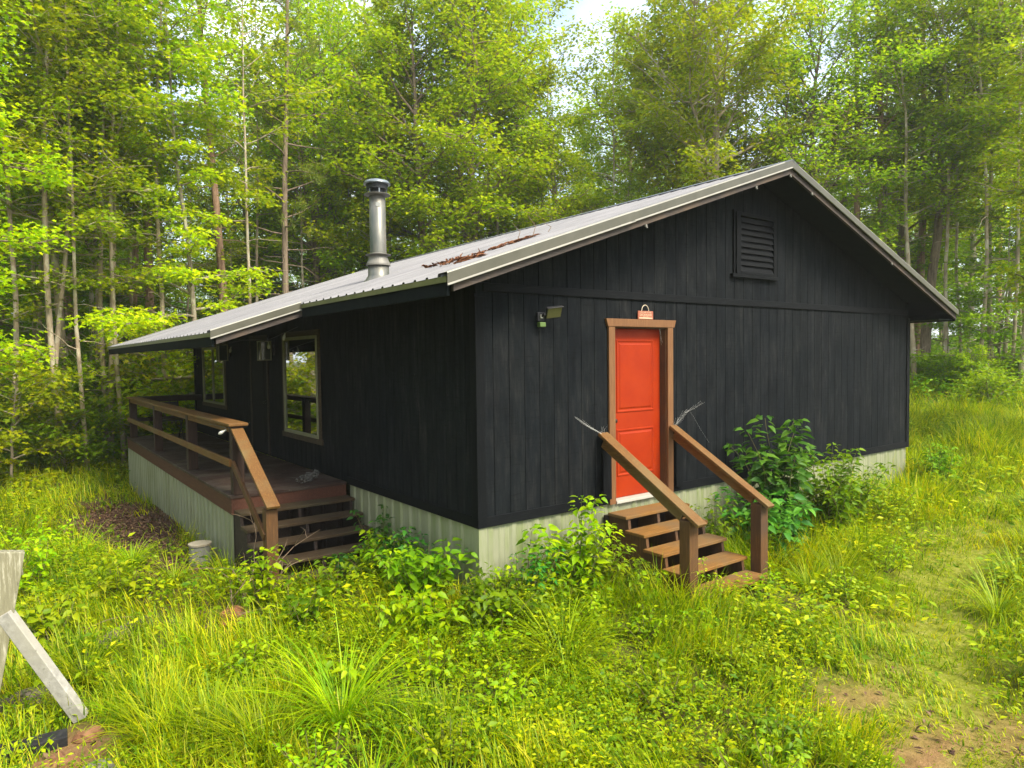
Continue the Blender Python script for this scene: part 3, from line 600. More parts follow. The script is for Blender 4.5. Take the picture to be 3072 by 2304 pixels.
def lantern(y, label):
    t = thing('wall_lantern', label, 'lantern', (-.02, y, 1.9), 0, 'lanterns on the porch wall')
    x = -.165; h = .085; z0, z1 = 1.71, 2.05
    mb = MB()
    for a in (-h, h):
        for b in (-h, h): mb.box(x+a-.011, x+a+.011, y+b-.011, y+b+.011, z0+.018, z1-.018)
    mb.box(x-h-.013, x+h+.013, y-h-.013, y+h+.013, z0, z0+.018); mb.box(x-h-.013, x+h+.013, y-h-.013, y+h+.013, z1-.018, z1); mb.build('frame', 'cream', t, .002)
    MB().box(x-h+.004, x+h-.004, y-h+.004, y+h-.004, z0+.019, z1-.019).build('pane', 'lanternpane', t)
    mb = MB(); mb.box(-.026, -.001, y-.06, y+.06, 1.80, 2.0); mb.box(x+h+.014, -.026, y-.015, y+.015, 1.9, 1.93); mb.build('bracket', 'darkwood', t)
lantern(6.35, 'square framed glass wall lantern beside the near porch window'); lantern(9.15, 'square framed glass wall lantern at the corner of the far porch window')
sl_ = thing('string_light', 'clear bulbs strung on a thin cable under the porch eave and round the rail', 'string light', (-1.2, 6, 2.0))
mb = MB(); path = [(-.62, 3.35, 2.16), (-.60, 4.6, 2.03), (-.62, 6.0, 2.05), (-.75, 7.2, 1.98), (-1.2, 9.3, 1.90), (-1.35, 11.4, 1.92)]; mb.tube(path, .004, 5); mb.tube([(-1.30, 3.30, .93), (-1.34, 3.32, .86), (-1.58, 3.36, .87), (-1.585, 4.2, .86)], .004, 5); mb.build('cable', 'black', sl_)
for (x, y, z, tl) in [(-.60, 4.70, 1.97, 0), (-.60, 6.8, 1.94, .2), (-.62, 3.9, 2.08, .3), (-1.0, 8.2, 1.90, .4), (-1.2, 9.3, 1.86, -.2), (-1.58, 3.40, .83, 1.1), (-1.30, 7.55, .86, 1.5)]:
    mb = MB(); mb.lathe((0, 0, 0), [(.012, .015), (.012, -.012), (.019, -.03), (.024, -.05), (.02, -.075), (.006, -.09), (.001, -.092)], 12); xf(mb, Matrix.Translation((x, y, z)) @ Matrix.Rotation(tl, 4, 'Y')).build('bulb', 'bulb', sl_, smooth=True)
# folding chair at the far end of the porch
ch = thing('folding_chair', 'black metal folding chair with crossed legs at the far end of the porch', 'chair', (-.95, 10.4, .01), .5)
for sx in (-.22, .22):
    MB().tube([(-.95+sx, 10.2, .015), (-.95+sx, 10.62, .47), (-.95+sx, 10.72, .86)], .012, 8).build('back_leg', 'black', ch)
    MB().tube([(-.95+sx*.9, 10.66, .015), (-.95+sx*.9, 10.2, .45)], .012, 8).build('front_leg', 'black', ch)
MB().box(-1.16, -.74, 10.18, 10.60, .45, .47).build('seat', 'black', ch, .006); MB().box(-1.16, -.74, 10.655, 10.675, .66, .84).build('backrest', 'black', ch, .006)
# cobwebs
def web(label, strands):
    mb = MB()
    for a, b, n, sp in strands:
        for k in range(n):
            q = Vector(b)+Vector([random.gauss(0, sp) for _ in range(3)]); p = Vector(a)+Vector([random.gauss(0, sp*.35) for _ in range(3)]); mm = (p+q)/2+Vector((0, 0, -.01))
            mb.tube([p, mm, q], .0005, 3, False)
    tag(mb.build('cobweb', 'web'), label, 'cobweb')
web('pale cobweb stretched from the left handrail top to the wall', [((1.66, -.07, .83), (1.36, -.03, 1.0), 5, .02), ((1.66, -.07, .83), (1.30, -.02, 1.03), 4, .008), ((1.70, -.06, .84), (1.73, -.02, .90), 6, .04)])
web('white cobweb fanning above the right handrail top', [((2.96, -.07, .84), (3.19, -.03, .98), 9, .035), ((3.19, -.03, .98), (3.52, -.02, 1.10), 4, .025), ((2.95, -.06, .84), (2.98, -.02, .90), 6, .04), ((3.3, -.02, .98), (3.66, -.03, .55), 1, .004)])
web('small cobweb in the top right corner of the door recess', [((2.74, .0, 2.04), (2.85, .06, 1.86), 6, .010)])
# bark and twigs on the roof
def strip(label, pts, wd, name='bark_strip'):
    rr = np.random.default_rng(len(label)); pts = np.array(pts); n = int(7*len(pts)*max(.5, wd/.03)); t = rr.uniform(0, len(pts)-1.01, n); i = t.astype(int); f = (t-i)[:, None]
    xy = pts[i]*(1-f)+pts[i+1]*f+rr.normal(size=(n, 2))*np.array([.6, .8])*wd; ax = pts[-1]-pts[0]; ax = ax/np.linalg.norm(ax)
    P = np.stack([xy[:, 0], xy[:, 1], np.array([rz(q) for q in xy[:, 0]])+.021+np.abs(rr.normal(0, .007, n))], 1)
    D = np.stack([ax[0]+rr.normal(0, .35, n), ax[1]+rr.normal(0, .35, n), ax[0]*S+rr.normal(0, .025, n)], 1); N = np.array([-S, 0, 1.])+rr.normal(size=(n, 3))*.4
    V, F = leaves(P, D, N, rr.uniform(.04, .14, n), rr.uniform(.012, .032, n), .5, .05, 'ovate')
    return tag(link(name, np_mesh(name, V, F), 'barkbits'), label, 'bark')
lerp = lambda a, b, n: [(a[0]+(b[0]-a[0])*i/(n-1), a[1]+(b[1]-a[1])*i/(n-1)) for i in range(n)]
bs = strip('long ragged strip of brown bark lying up the roof near the rake trim', lerp((.85, 1.05), (1.66, 1.12), 9), .040)
strip('thin dark bark tail trailing below the long roof bark strip', lerp((.42, .98), (.88, 1.05), 7), .020)
strip('short flaked bark piece lowest on the roof beside the rake trim', lerp((.10, .62), (.36, .50), 6), .035)
strip('small bark scrap between the chimney and the rake trim', lerp((.40, 1.75), (.52, 1.42), 5), .022)
strip('scattered rusty bark crumbs below the long roof strip', lerp((.2, 1.0), (.75, 1.5), 5), .045)
strip('smallest bark crumb lying nearest the chimney', lerp((.72, 2.3), (.70, 2.24), 4), .012)
tw = MB()
for a, b in (((1.45, 1.2), .22), ((1.62, 1.1), .26), ((1.75, .95), .12)):
    z = rz(a[0])+.03; tw.tube([(a[0], a[1], z), (a[0]+.03, a[1]-.02, z+b*.5), (a[0]-.03, a[1]+.06, z+b)], [.006, .004, .002], 5)
tag(tw.build('twig', 'twig'), 'thin dry twigs sticking up beside the roof bark', 'twig')
# pebbly litter on the deck by the wall
dl = []
for k in range(150):
    a = random.gauss(0, .22); b = random.gauss(0, .10); dl.append((-.30+a*.55, 3.95+a*.8+b, .012))
P = np.array(dl); D = np.random.default_rng(2).normal(size=(150, 3)); D[:, 2] *= .3
V, F = leaves(P+[0, 0, .012], D, np.tile([0, 0, 1.], (150, 1)), .05, .04, .6)
tag(link('deck_litter', np_mesh('deck_litter', V, F), plain('pale_deck_litter', (.11, .10, .085), .9, 0, (.30, .29, .25), 60)), 'scatter of pale leaf litter on the deck against the wall', 'litter', kind='stuff')
# ------------------------------------------------------------------ yard objects
tz = gz(-1.80, 4.0)
t = thing('capped_stump', 'short pale round stump standing by the corner of the deck skirt', 'stump', (-1.78, 4.05, tz+.03))
mb = MB(); mb.lathe((-1.78, 4.05, tz+.03), [(.150, -.1), (.142, .02), (.135, .20), (.132, .24)], 22); mb.build('side', 'stumpside', t, smooth=True)
mb = MB(); mb.lathe((-1.78, 4.05, tz+.03), [(.132, .2401), (.146, .242), (.147, .266), (.12, .272), (.001, .275)], 22); mb.build('sawn_top', 'stump', t)
wz = gz(-3.8, .4)
t = thing('white_post', 'leaning weathered white timber post propped by a white brace in the lower left corner', 'post', (-3.9, .4, wz))
mb = MB(); mb.beam((-4.17, .42, wz-.25), (-3.872, .46, .345), .25, .10, (0, 1, 0)); mb.build('upright', 'oldwhite', t, .006)
mb = MB(); mb.beam((-3.885, .42, -.10), (-3.44, .36, -1.0), .085, .095, (.9, -.45, .35)); mb.build('brace', 'oldwhite2', t, .005)
mb = MB(); mb.beam((-3.80, .56, .31), (-3.775, .58, .12), .03, .03, (0, 1, 0)); mb.build('peg', 'oldwhite', t, .002)
def rockmesh(c, r, seed, mk, label):
    rr = np.random.default_rng(seed); mb = MB(); n, mM = 12, 8
    for i in range(mM+1):
        th = math.pi*i/mM
        for k in range(n):
            ph = 2*math.pi*k/n; d = Vector((math.sin(th)*math.cos(ph), math.sin(th)*math.sin(ph), math.cos(th)))
            q = 1+.5*(vnoise(d.x*2+5, d.y*2+d.z*1.7+9, .9, seed)-.5); mb.v.append((c[0]+d.x*r[0]*q, c[1]+d.y*r[1]*q, c[2]+d.z*r[2]*q))
    for i in range(mM):
        for k in range(n): mb.f.append((i*n+k, (i+1)*n+k, (i+1)*n+(k+1) % n, i*n+(k+1) % n)); mb.mi.append(0)
    tag(mb.build('rock', mk, bevel=0), label, 'rock')
rockmesh((-3.66, -.38, gz(-3.66, -.38)+.03), (.16, .12, .10), 3, 'rock', 'orange brown rock between two dark timbers in the corner')
rockmesh((-3.42, .02, gz(-3.42, .02)+.01), (.10, .08, .06), 5, 'rock', 'small rusty rock at the foot of the white brace')
rockmesh((-3.42, -.62, gz(-3.42, -.62)+.0), (.20, .16, .10), 8, 'greyrock', 'grey mossy rock beside the orange rock')
mb = MB(); z = gz(-3.9, -.05); mb.beam((-4.6, .12, z+.05), (-3.55, .06, z+.03), .14, .12); tag(mb.build('dark_timber', 'tar', bevel=.008), 'black timber lying behind the orange rock', 'timber')
mb = MB(); z = gz(-3.9, -.7); mb.beam((-4.3, -.55, z+.12), (-3.45, -.78, z-.02), .22, .16); tag(mb.build('dark_timber', 'tar', bevel=.008), 'black timber lying in front of the orange rock', 'timber')
def logm(label, pts, rad):
    mb = MB(); mb.tube([(x, y, gz(x, y)+dz) for x, y, dz in pts], rad, 10); tag(mb.build('fallen_log', 'log', smooth=True), label, 'log')
logm('pale rotting log half hidden in grass right of the white post', [(-3.55, 1.35, -.01), (-3.0, 1.95, .02), (-2.45, 2.45, -.02)], [.08, .09, .06])
logm('dark rotting log in the grass behind the white brace', [(-4.3, .75, .02), (-3.75, .95, .03), (-3.45, 1.15, -.02)], [.11, .11, .08])
rockmesh((-2.0, 1.55, gz(-2.0, 1.55)+.02), (.17, .12, .12), 12, 'barkbits', 'reddish brown rotten stump piece below the dead branches')
def deadbranch(label, base, seed, ln, n):
    rr = random.Random(seed); mb = MB(); z = gz(*base)
    for k in range(n):
        az = rr.uniform(0, 6.28); p = Vector((base[0]+rr.uniform(-.15, .15), base[1]+rr.uniform(-.15, .15), z)); d = Vector((math.cos(az), math.sin(az), rr.uniform(.2, .8))).normalized()
        P = [p.copy()]; L = ln*rr.uniform(.5, 1)
        for i in range(7):
            d = (d+Vector((rr.gauss(0, .22), rr.gauss(0, .22), -.10))).normalized(); p = p+d*L/7; P.append(p.copy())
            if i in (2, 4, 5):
                q = p.copy(); e = (d+Vector((rr.gauss(0, .6), rr.gauss(0, .6), rr.gauss(0, .4)))).normalized(); Q = [q.copy()]
                for _ in range(4): e = (e+Vector((rr.gauss(0, .2), rr.gauss(0, .2), -.05))).normalized(); q = q+e*L/14; Q.append(q.copy())
                mb.tube(Q, [.004, .0035, .003, .0025, .0015], 5)
        mb.tube(P, [.0075-.0008*i for i in range(8)], 6)
    return tag(mb.build('dead_branch', 'twig'), label, 'branch')
deadbranch('tangle of dry arching branches beside the porch stair post', (-1.95, 1.85), 3, 1.35, 8)
deadbranch('low dead branches across the bottom porch treads', (-1.25, 1.45), 8, .95, 6)
deadbranch('bare grey twigs lying in the grass behind the white post', (-2.75, 2.2), 12, .8, 5)
# ------------------------------------------------------------------ plants with big leaves
def plant(name, label, x, y, h, nst, spread, lf, mk, seed, dens=1.0, cat='plant', group=None, bare=.12, lean=(0, 0), z=None):
    rr = np.random.default_rng(seed); z = gz(x, y) if z is None else z; t = thing(name, label, cat, (x, y, z), 0, group); mb = MB(); P = []; D = []; L = []
    for s in range(nst):
        az = rr.uniform(0, 6.283); el = rr.uniform(.0, 1) ** .7; hh = h*rr.uniform(.55, 1); p = Vector((x+rr.normal()*spread*.12, y+rr.normal()*spread*.12, z))
        d = Vector((math.cos(az)*el*spread/h+lean[0], math.sin(az)*el*spread/h+lean[1], 1)).normalized(); pts = [p.copy()]; ns = max(6, int(hh/.055*dens))
        for i in range(ns):
            d = (d+Vector((rr.normal()*.05, rr.normal()*.05, -.012*el))).normalized(); p = p+d*hh/ns; pts.append(p.copy())
            if i/ns > bare:
                a0 = rr.uniform(0, 6.28)
                for q in range(2 if i < ns-1 else 5):
                    a = a0+q*math.pi*(1 if i < ns-1 else .4)+rr.normal()*.3; sc_ = lf*rr.uniform(.55, 1.1)*(1-.35*(i/ns)**2)
                    off = Vector((math.cos(a), math.sin(a), .25))*lf*rr.uniform(.1, .45)
                    P.append(p+off); D.append((math.cos(a), math.sin(a), rr.uniform(-.55, .25))); L.append(sc_)
        mb.tube(pts, [max(.0025, .008*h**.5*(1-.75*i/ns)) for i in range(len(pts))], 5)
    mb.build('stem', 'stem', t)
    P = np.array(P); D = np.array(D); L = np.array(L); N = np.tile([0, 0, 1.], (len(P), 1))+rr.normal(size=(len(P), 3))*.35
    V, F = leaves(P, D, N, L, L*.62, .3, .16, 'ovate')
    link('leaves', np_mesh('leaves', V, F), mk, t)
    return t
pl = [  # name, label, x, y, h, stems, spread, leaf, material, seed
 ('pokeweed', 'tallest dark green large leaved shrub against the black wall right of the steps', 4.5, -.58, 1.95, 17, .6, .25, 'poke', 1, {}),
 ('pokeweed', 'dark green leafy weed leaning low between the right handrail and the tall shrub', 4.0, -.65, .98, 22, .7, .22, 'poke', 2, {}),
 ('leafy_shrub', 'pale green spreading shrub right of the tall dark shrub', 5.6, -.72, 1.45, 40, 1.1, .15, 'weed_mid', 3, {}),
 ('leafy_shrub', 'bright small leaved shrub in front of the pale skirting', 6.5, -.85, .70, 30, .8, .10, 'weed_bright', 4, {}),
 ('leafy_shrub', 'green shrub at the right end corner of the black wall', 9.4, -.50, .95, 26, .65, .14, 'weed_mid', 5, {}),
 ('maple_seedling', 'yellow green lobed seedling behind the right handrail', 3.40, -.35, .82, 9, .35, .11, 'weed_mid', 6, {}),
 ('maple_seedling', 'small leafy seedling beside the left edge of the front treads', 1.58, -.75, .62, 6, .3, .11, 'weed_mid', 7, {}),
 ('maple_seedling', 'low seedling in front of the left step post', 1.32, -1.0, .46, 7, .3, .10, 'weed_bright', 8, {}),
 ('tall_weed', 'tallest yellow green weed with toothed leaves in front of the pale corner skirting', .95, -.45, 1.10, 12, .6, .17, 'weed_bright', 9, {}),
 ('tall_weed', 'bushy yellow weed with small leaves right of the tallest corner weed', 1.25, -.55, .78, 20, .45, .11, 'weed_bright', 10, {}),
 ('tall_weed', 'spindly upright weed just right of the cabin corner', .42, -.35, .95, 3, .15, .15, 'weed_mid', 11, {}),
 ('broadleaf_weed', 'low clump of heart shaped leaves below the cabin corner', -.15, -.60, .58, 26, .65, .14, 'weed_mid', 12, {}),
 ('broadleaf_weed', 'dark broad leaved weed leaning left of the cabin corner', -.50, .30, .78, 18, .65, .18, 'weed_mid', 13, {}),
 ('broadleaf_weed', 'deep green weed clump against the side skirting', -.22, 1.15, .62, 12, .4, .13, 'weed_dark', 14, {}),
 ('broadleaf_weed', 'yellow tipped weed standing right at the cabin corner foot', .12, -.30, .62, 8, .25, .10, 'weed_bright', 15, {}),
 ('vine', 'dark round leaved vine climbing beside the porch stair ends', -.12, 2.10, .85, 7, .30, .12, 'weed_dark', 16, {'bare': .3}),
 ('vine', 'green vine creeping over the lower porch treads', -.75, 1.75, .55, 8, .45, .11, 'weed_dark', 17, {}),
 ('maple_seedling', 'bright lobed seedling in front of the porch stair post', -1.72, 1.50, .82, 7, .28, .15, 'weed_bright', 18, {}),
 ('maple_seedling', 'low bright seedling in front of the middle porch treads', -1.10, 1.15, .58, 7, .40, .13, 'weed_mid', 19, {}),
 ('broadleaf_weed', 'droopy pale weed with long leaves below the stair seedlings', -1.62, .55, .62, 8, .35, .15, 'weed_mid', 20, {}),
 ('broadleaf_weed', 'wide clump of pointed yellow leaves in the grass left of the corner plants', -.78, -.25, .46, 16, .6, .15, 'weed_bright', 21, {}),
 ('broadleaf_weed', 'small plant with a few large round leaves in the open grass', -1.75, -.70, .40, 5, .3, .16, 'weed_bright', 22, {}),
 ('tall_weed', 'leafy yellow green weed standing alone left of the log', -2.85, 2.95, .62, 9, .4, .14, 'weed_bright', 23, {}),
 ('tall_weed', 'broad leaved weed right behind the top of the white post', -3.55, 2.15, .62, 10, .5, .14, 'weed_bright', 24, {}),
 ('tall_weed', 'pale nettle like weed at the left picture edge behind the white post', -3.75, 4.0, .80, 12, .6, .13, 'weed_bright', 25, {}),
 ('tall_weed', 'yellow weed clump in the tall grass left of the leaf litter', -3.5, 5.8, .75, 14, .7, .12, 'weed_bright', 26, {}),
 ('tall_weed', 'leafy weed in the bottom right corner of the yard', 2.75, -3.95, .62, 10, .35, .13, 'weed_bright', 27, {}),
 ('leafy_shrub', 'low green shrub in the meadow past the cabin corner', 11.2, 1.0, .5, 20, .8, .10, 'weed_bright', 31, {}),
 ('ground_vine', 'lush low green vine patch at the bottom edge left of the sandy soil', .35, -3.15, .34, 34, .55, .075, 'weed_mid', 32, {'dens': 1.5, 'bare': 0}),
 ('ground_vine', 'low leafy patch in the grass between the steps and the vine patch', 1.05, -2.25, .32, 26, .55, .07, 'weed_bright', 33, {'dens': 1.5, 'bare': 0}),
 ('broadleaf_weed', 'leafy weed growing up through the treads by the right step post', 2.55, -1.62, .40, 8, .3, .08, 'weed_bright', 34, {}),
 ('tall_weed', 'thin feathery weed standing in front of the left step post', 1.70, -1.55, .62, 4, .12, .06, 'weed_bright', 35, {'dens': 1.6}),
 ('leafy_shrub', 'mid green shrub between the right handrail post and the wall shrubs', 3.65, -.95, .62, 16, .45, .09, 'weed_mid', 36, {}),
]
for nme, lab, x, y, h, ns, sp, lf, mk, sd_, kw in pl: plant(nme, lab, x, y, h, ns, sp, lf, mk, sd_, **kw)
# arching grass tufts
TUFTS = [(-2.50, -1.05, .66, 'big arching grass tuft nearest the bottom edge'), (-1.95, -1.10, .82, 'arching grass tuft right of the bottom edge tuft'), (-3.05, -.35, .55, 'grass tuft beside the grey mossy rock'), (-2.72, -.62, .52, 'grass tuft between the white brace foot and the bottom tuft'),
 (-.12, -1.45, .74, 'fountain shaped grass tuft in the open grass below the corner plants'), (.15, -1.15, .55, 'grass tuft just behind the fountain shaped tuft'), (3.75, -1.75, .62, 'tall grass tuft right of the step post'), (4.5, -1.55, .62, 'broad bladed grass tuft in front of the wall shrubs'),
 (5.2, -1.35, .55, 'grass tuft beside the mown track'), (4.1, -3.2, .6, 'tall grass tuft at the right picture edge'), (5.3, -3.0, .65, 'tall grass clump past the right edge tuft'), (-2.55, 4.4, .52, 'dark grass tuft at the near end of the leaf litter'), (-2.25, 3.2, .45, 'small dark tuft in front of the round stump'), (-3.05, 5.3, .62, 'tall grass clump left of the leaf litter'), (3.3, -1.65, .42, 'short grass tuft at the foot of the right step post'), (-3.35, 1.05, .5, 'grass tuft growing against the white brace'), (1.9, -2.0, .4, 'low tuft in front of the bottom front tread')]
for k, (x, y, h, lab) in enumerate(TUFTS):
    rr = np.random.default_rng(100+k); n = 190; a = rr.uniform(0, 6.283, n); r0 = np.abs(rr.normal(0, .07, n)); z = gz(x, y)
    P = np.stack([x+r0*np.cos(a), y+r0*np.sin(a), 0*a+z-.02], 1)
    V, F = blades(P, h*rr.uniform(.55, 1.25, n), rr.uniform(.007, .013, n), a+rr.normal(0, .3, n), rr.uniform(.08, .5, n), rr.uniform(.8, 2.3, n), 6)
    tag(link('grass_tuft', np_mesh('grass_tuft', V, F), 'tuft'), lab, 'grass tuft', 'arching grass tufts in the yard')
rq = np.random.default_rng(77); spots = []
while len(spots) < 34:
    x, y = rq.uniform(-3.3, 3.2), rq.uniform(-3.6, .6)
    if x < -3.86+.9*(y+5.8) and x > -3.9 and not (1.4 < x < 3.2 and y > -1.6) and y < .3-.25*x and not (.6 < x and y < -2.6) and all((x-a)**2+(y-b)**2 > .12 for a, b in spots): spots.append((x, y))
for k, (x, y) in enumerate(spots):
    n = 60; a = rq.uniform(0, 6.283, n); r0 = np.abs(rq.normal(0, .05, n)); h = rq.uniform(.26, .46)
    V, F = blades(np.stack([x+r0*np.cos(a), y+r0*np.sin(a), 0*a+gz(x, y)-.02], 1), h*rq.uniform(.55, 1.3, n), rq.uniform(.006, .012, n), a+rq.normal(0, .3, n), rq.uniform(.05, .4, n), rq.uniform(.6, 2.0, n), 6)
    tag(link('grass_tuft', np_mesh('grass_tuft', V, F), 'tuft'), 'small arching grass tuft among the lower yard grass', 'grass tuft', 'small grass tufts in the yard')
for k in range(16):      # tall grass against the pale skirting
    x = rq.uniform(3.2, 9.2) if k < 11 else rq.uniform(-.2, 1.5); y = rq.uniform(-1.0, -.35); n = 90; a = rq.uniform(0, 6.283, n); r0 = np.abs(rq.normal(0, .09, n)); h = rq.uniform(.45, .75) if k < 11 else .4
    V, F = blades(np.stack([x+r0*np.cos(a), np.minimum(y+r0*np.sin(a), -.05), 0*a+gz(x, y)-.02], 1), h*rq.uniform(.5, 1.25, n), rq.uniform(.007, .013, n), a+rq.normal(0, .3, n), rq.uniform(.02, .3, n), rq.uniform(.3, 1.6, n), 6)
    tag(link('grass_tuft', np_mesh('grass_tuft', V, F), 'tuft'), 'tall grass tuft growing close to the pale skirting', 'grass tuft', 'grass tufts along the skirting')
for k in range(15):      # weeds packed against the skirting on both sides of the corner
    x, y = ((-.42+rq.uniform(-.15, .18), .25+.2*k) if k < 8 else (.15+.19*(k-8), rq.uniform(-.55, -.25)))
    plant('leafy_weed', 'leafy weed packed against the pale skirting near the cabin corner', x, y, rq.uniform(.42, .72), 7, .4, rq.uniform(.09, .14), ('weed_mid', 'weed_dark', 'weed_mid', 'weed_bright')[k % 4], 400+k, 1.1, 'weed', 'leafy weeds against the skirting', .05)
for k, (x, y) in enumerate([(-.9, -1.6), (-.45, -.95), (.75, -1.5), (.1, -2.3), (-1.5, -1.9), (-2.2, .1), (-2.7, .9), (1.25, -1.75), (.55, -1.0), (-1.1, -.95), (-2.9, 3.9), (-3.3, 4.7), (3.2, -2.1), (4.6, -1.9), (-.2, -3.4), (-2.3, -1.6)]):
    plant('leafy_weed', 'low leafy weed clump mixed into the yard grass', x, y, rq.uniform(.3, .46), 12, .42, rq.uniform(.055, .10), 'weed_bright', 300+k, 1.2, 'weed', 'low weed clumps in the yard grass', 0)
# ------------------------------------------------------------------ grass, weeds, litter (uncountable)
rg = np.random.default_rng(7)
def free(x, y, m=0.0):
    k = ~((x > -.03-m) & (x < W+.03+m) & (y > -.01-m) & (y < LEN+.05))
    k &= ~((x > D0-.03-m) & (x < .05) & (y > YA-.05) & (y < YB+.05+m))
    k &= ~((x > -1.56) & (x < .0) & (y > 1.95) & (y < 3.3)); k &= ~((x > 1.66) & (x < 2.98) & (y > -1.38) & (y < 0)); return k
def wedge(n, r0, r1, a0=-.10, a1=1.42):
    r = np.sqrt(rg.uniform(r0*r0, r1*r1, n)); a = rg.uniform(a0, a1, n); return CAM.x+r*np.sin(a), CAM.y+r*np.cos(a), r
def scatter_grass(n, r0, r1, wmul, hmul, a0=-.10, a1=1.42):
    x, y, r = wedge(n, r0, r1, a0, a1); k = free(x, y); cl = vnoise(x, y, .5, 1)*.6+vnoise(x, y, .16, 2)*.4
    d = dirt(x, y); k &= rg.uniform(0, 1, n) < np.clip(.05+1.7*(cl-.18), .03, 1)*(1-.93*d); x, y, r, cl, d = x[k], y[k], r[k], cl[k], d[k]; n = len(x)
    tr = trail(x, y); big = vnoise(x, y, 1.3, 12)
    H = (.10+.36*cl*(.45+big))*rg.uniform(.6, 1.5, n)*hmul*(1-.60*tr)*(1-.75*d)*np.clip(np.hypot((x-2.55)/.75, (y+1.75)/.5)-.25, .2, 1)
    P = np.stack([x, y, ground_z(x, y)-.01], 1); wind = 6.283*vnoise(x, y, .9, 4)
    return blades(P, H, rg.uniform(.004, .0085, n)*wmul, wind*.5+rg.uniform(0, 6.283, n)*.7, rg.uniform(0, .5, n), rg.uniform(.2, 1.6, n), 3)
def merge(parts):
    V = []; F = []; o = 0
    for v, f in parts: V.append(v); F.append(f+o); o += len(v)
    return np.concatenate(V), np.concatenate(F)
V, F = merge([scatter_grass(98000, 1.2, 6.5, 1.45, .9), scatter_grass(120000, 6.5, 12, 1.5, 1.15), scatter_grass(80000, 12, 24, 2.6, 1.6, .95, 1.42), scatter_grass(50000, 12, 26, 2.2, 1.3, -.15, .32), scatter_grass(40000, 22, 34, 4, 1.8, .95, 1.42)])
tag(link('grass', np_mesh('grass', V, F), 'grass'), 'yellow green unmown grass covering the yard', 'grass', kind='stuff')
def scatter_weeds(n, r0, r1, lf, per, hm, a0=-.10, a1=1.42, mk=None):
    x, y, r = wedge(n, r0, r1, a0, a1); k = free(x, y, .05); cl = vnoise(x, y, .8, 21); d = dirt(x, y); tr = trail(x, y)
    k &= rg.uniform(0, 1, n) < np.clip((cl-.25)*1.8, .05, 1)*(1-.95*d)*(1-.7*tr); x, y, cl = x[k], y[k], cl[k]; n = len(x)
    H = hm*(.35+.9*cl)*rg.uniform(.6, 1.3, n); x = np.repeat(x, per); y = np.repeat(y, per); H = np.repeat(H, per); n = len(x)
    t = rg.uniform(.15, 1, n); rad = .05+.10*t*rg.uniform(.3, 1, n)*np.minimum(1.5, H/.2); a = rg.uniform(0, 6.283, n)
    P = np.stack([x+rad*np.cos(a)*.7, y+rad*np.sin(a)*.7, ground_z(x, y)+H*t], 1)
    D = np.stack([np.cos(a), np.sin(a), rg.uniform(-.4, .5, n)], 1); N = np.stack([rg.normal(0, .4, n), rg.normal(0, .4, n), 1+0*a], 1); L = lf*rg.uniform(.5, 1.3, n)
    return leaves(P, D, N, L, L*.48, .3, .1)
V, F = merge([scatter_weeds(6400, 1.2, 6.5, .036, 22, .26), scatter_weeds(1100, 1.2, 7, .07, 10, .30), scatter_weeds(4200, 6.5, 12, .060, 14, .30), scatter_weeds(1400, 6.5, 12, .09, 10, .36), scatter_weeds(4800, 12, 32, .11, 13, .40, .95, 1.42), scatter_weeds(3000, 12, 27, .085, 13, .42, -.15, .32)])
tag(link('ground_weeds', np_mesh('ground_weeds', V, F), 'groundweed'), 'small leafy weeds mixed through the grass', 'weeds', kind='stuff')
n = 9000; x = np.concatenate([rg.normal(-2.2, .42, n), rg.uniform(-3.9, 3.5, 2500)]); y = np.concatenate([rg.uniform(3.4, 10.5, n), rg.uniform(-4.3, 2, 2500)]); k = free(x, y) & ((np.arange(len(x)) < n) | (dirt(x, y) > .12)); x, y = x[k], y[k]; n = len(x)
P = np.stack([x, y, ground_z(x, y)+rg.uniform(.003, .03, n)], 1); D = rg.normal(size=(n, 3)); D[:, 2] *= .25; N = np.tile([0, 0, 1.], (n, 1))+rg.normal(size=(n, 3))*.3
V, F = leaves(P, D, N, rg.uniform(.03, .075, n), rg.uniform(.015, .04, n), .5)
tag(link('leaf_litter', np_mesh('leaf_litter', V, F), 'deadleaf'), 'brown dead leaf litter strip along the deck skirt', 'litter', kind='stuff')
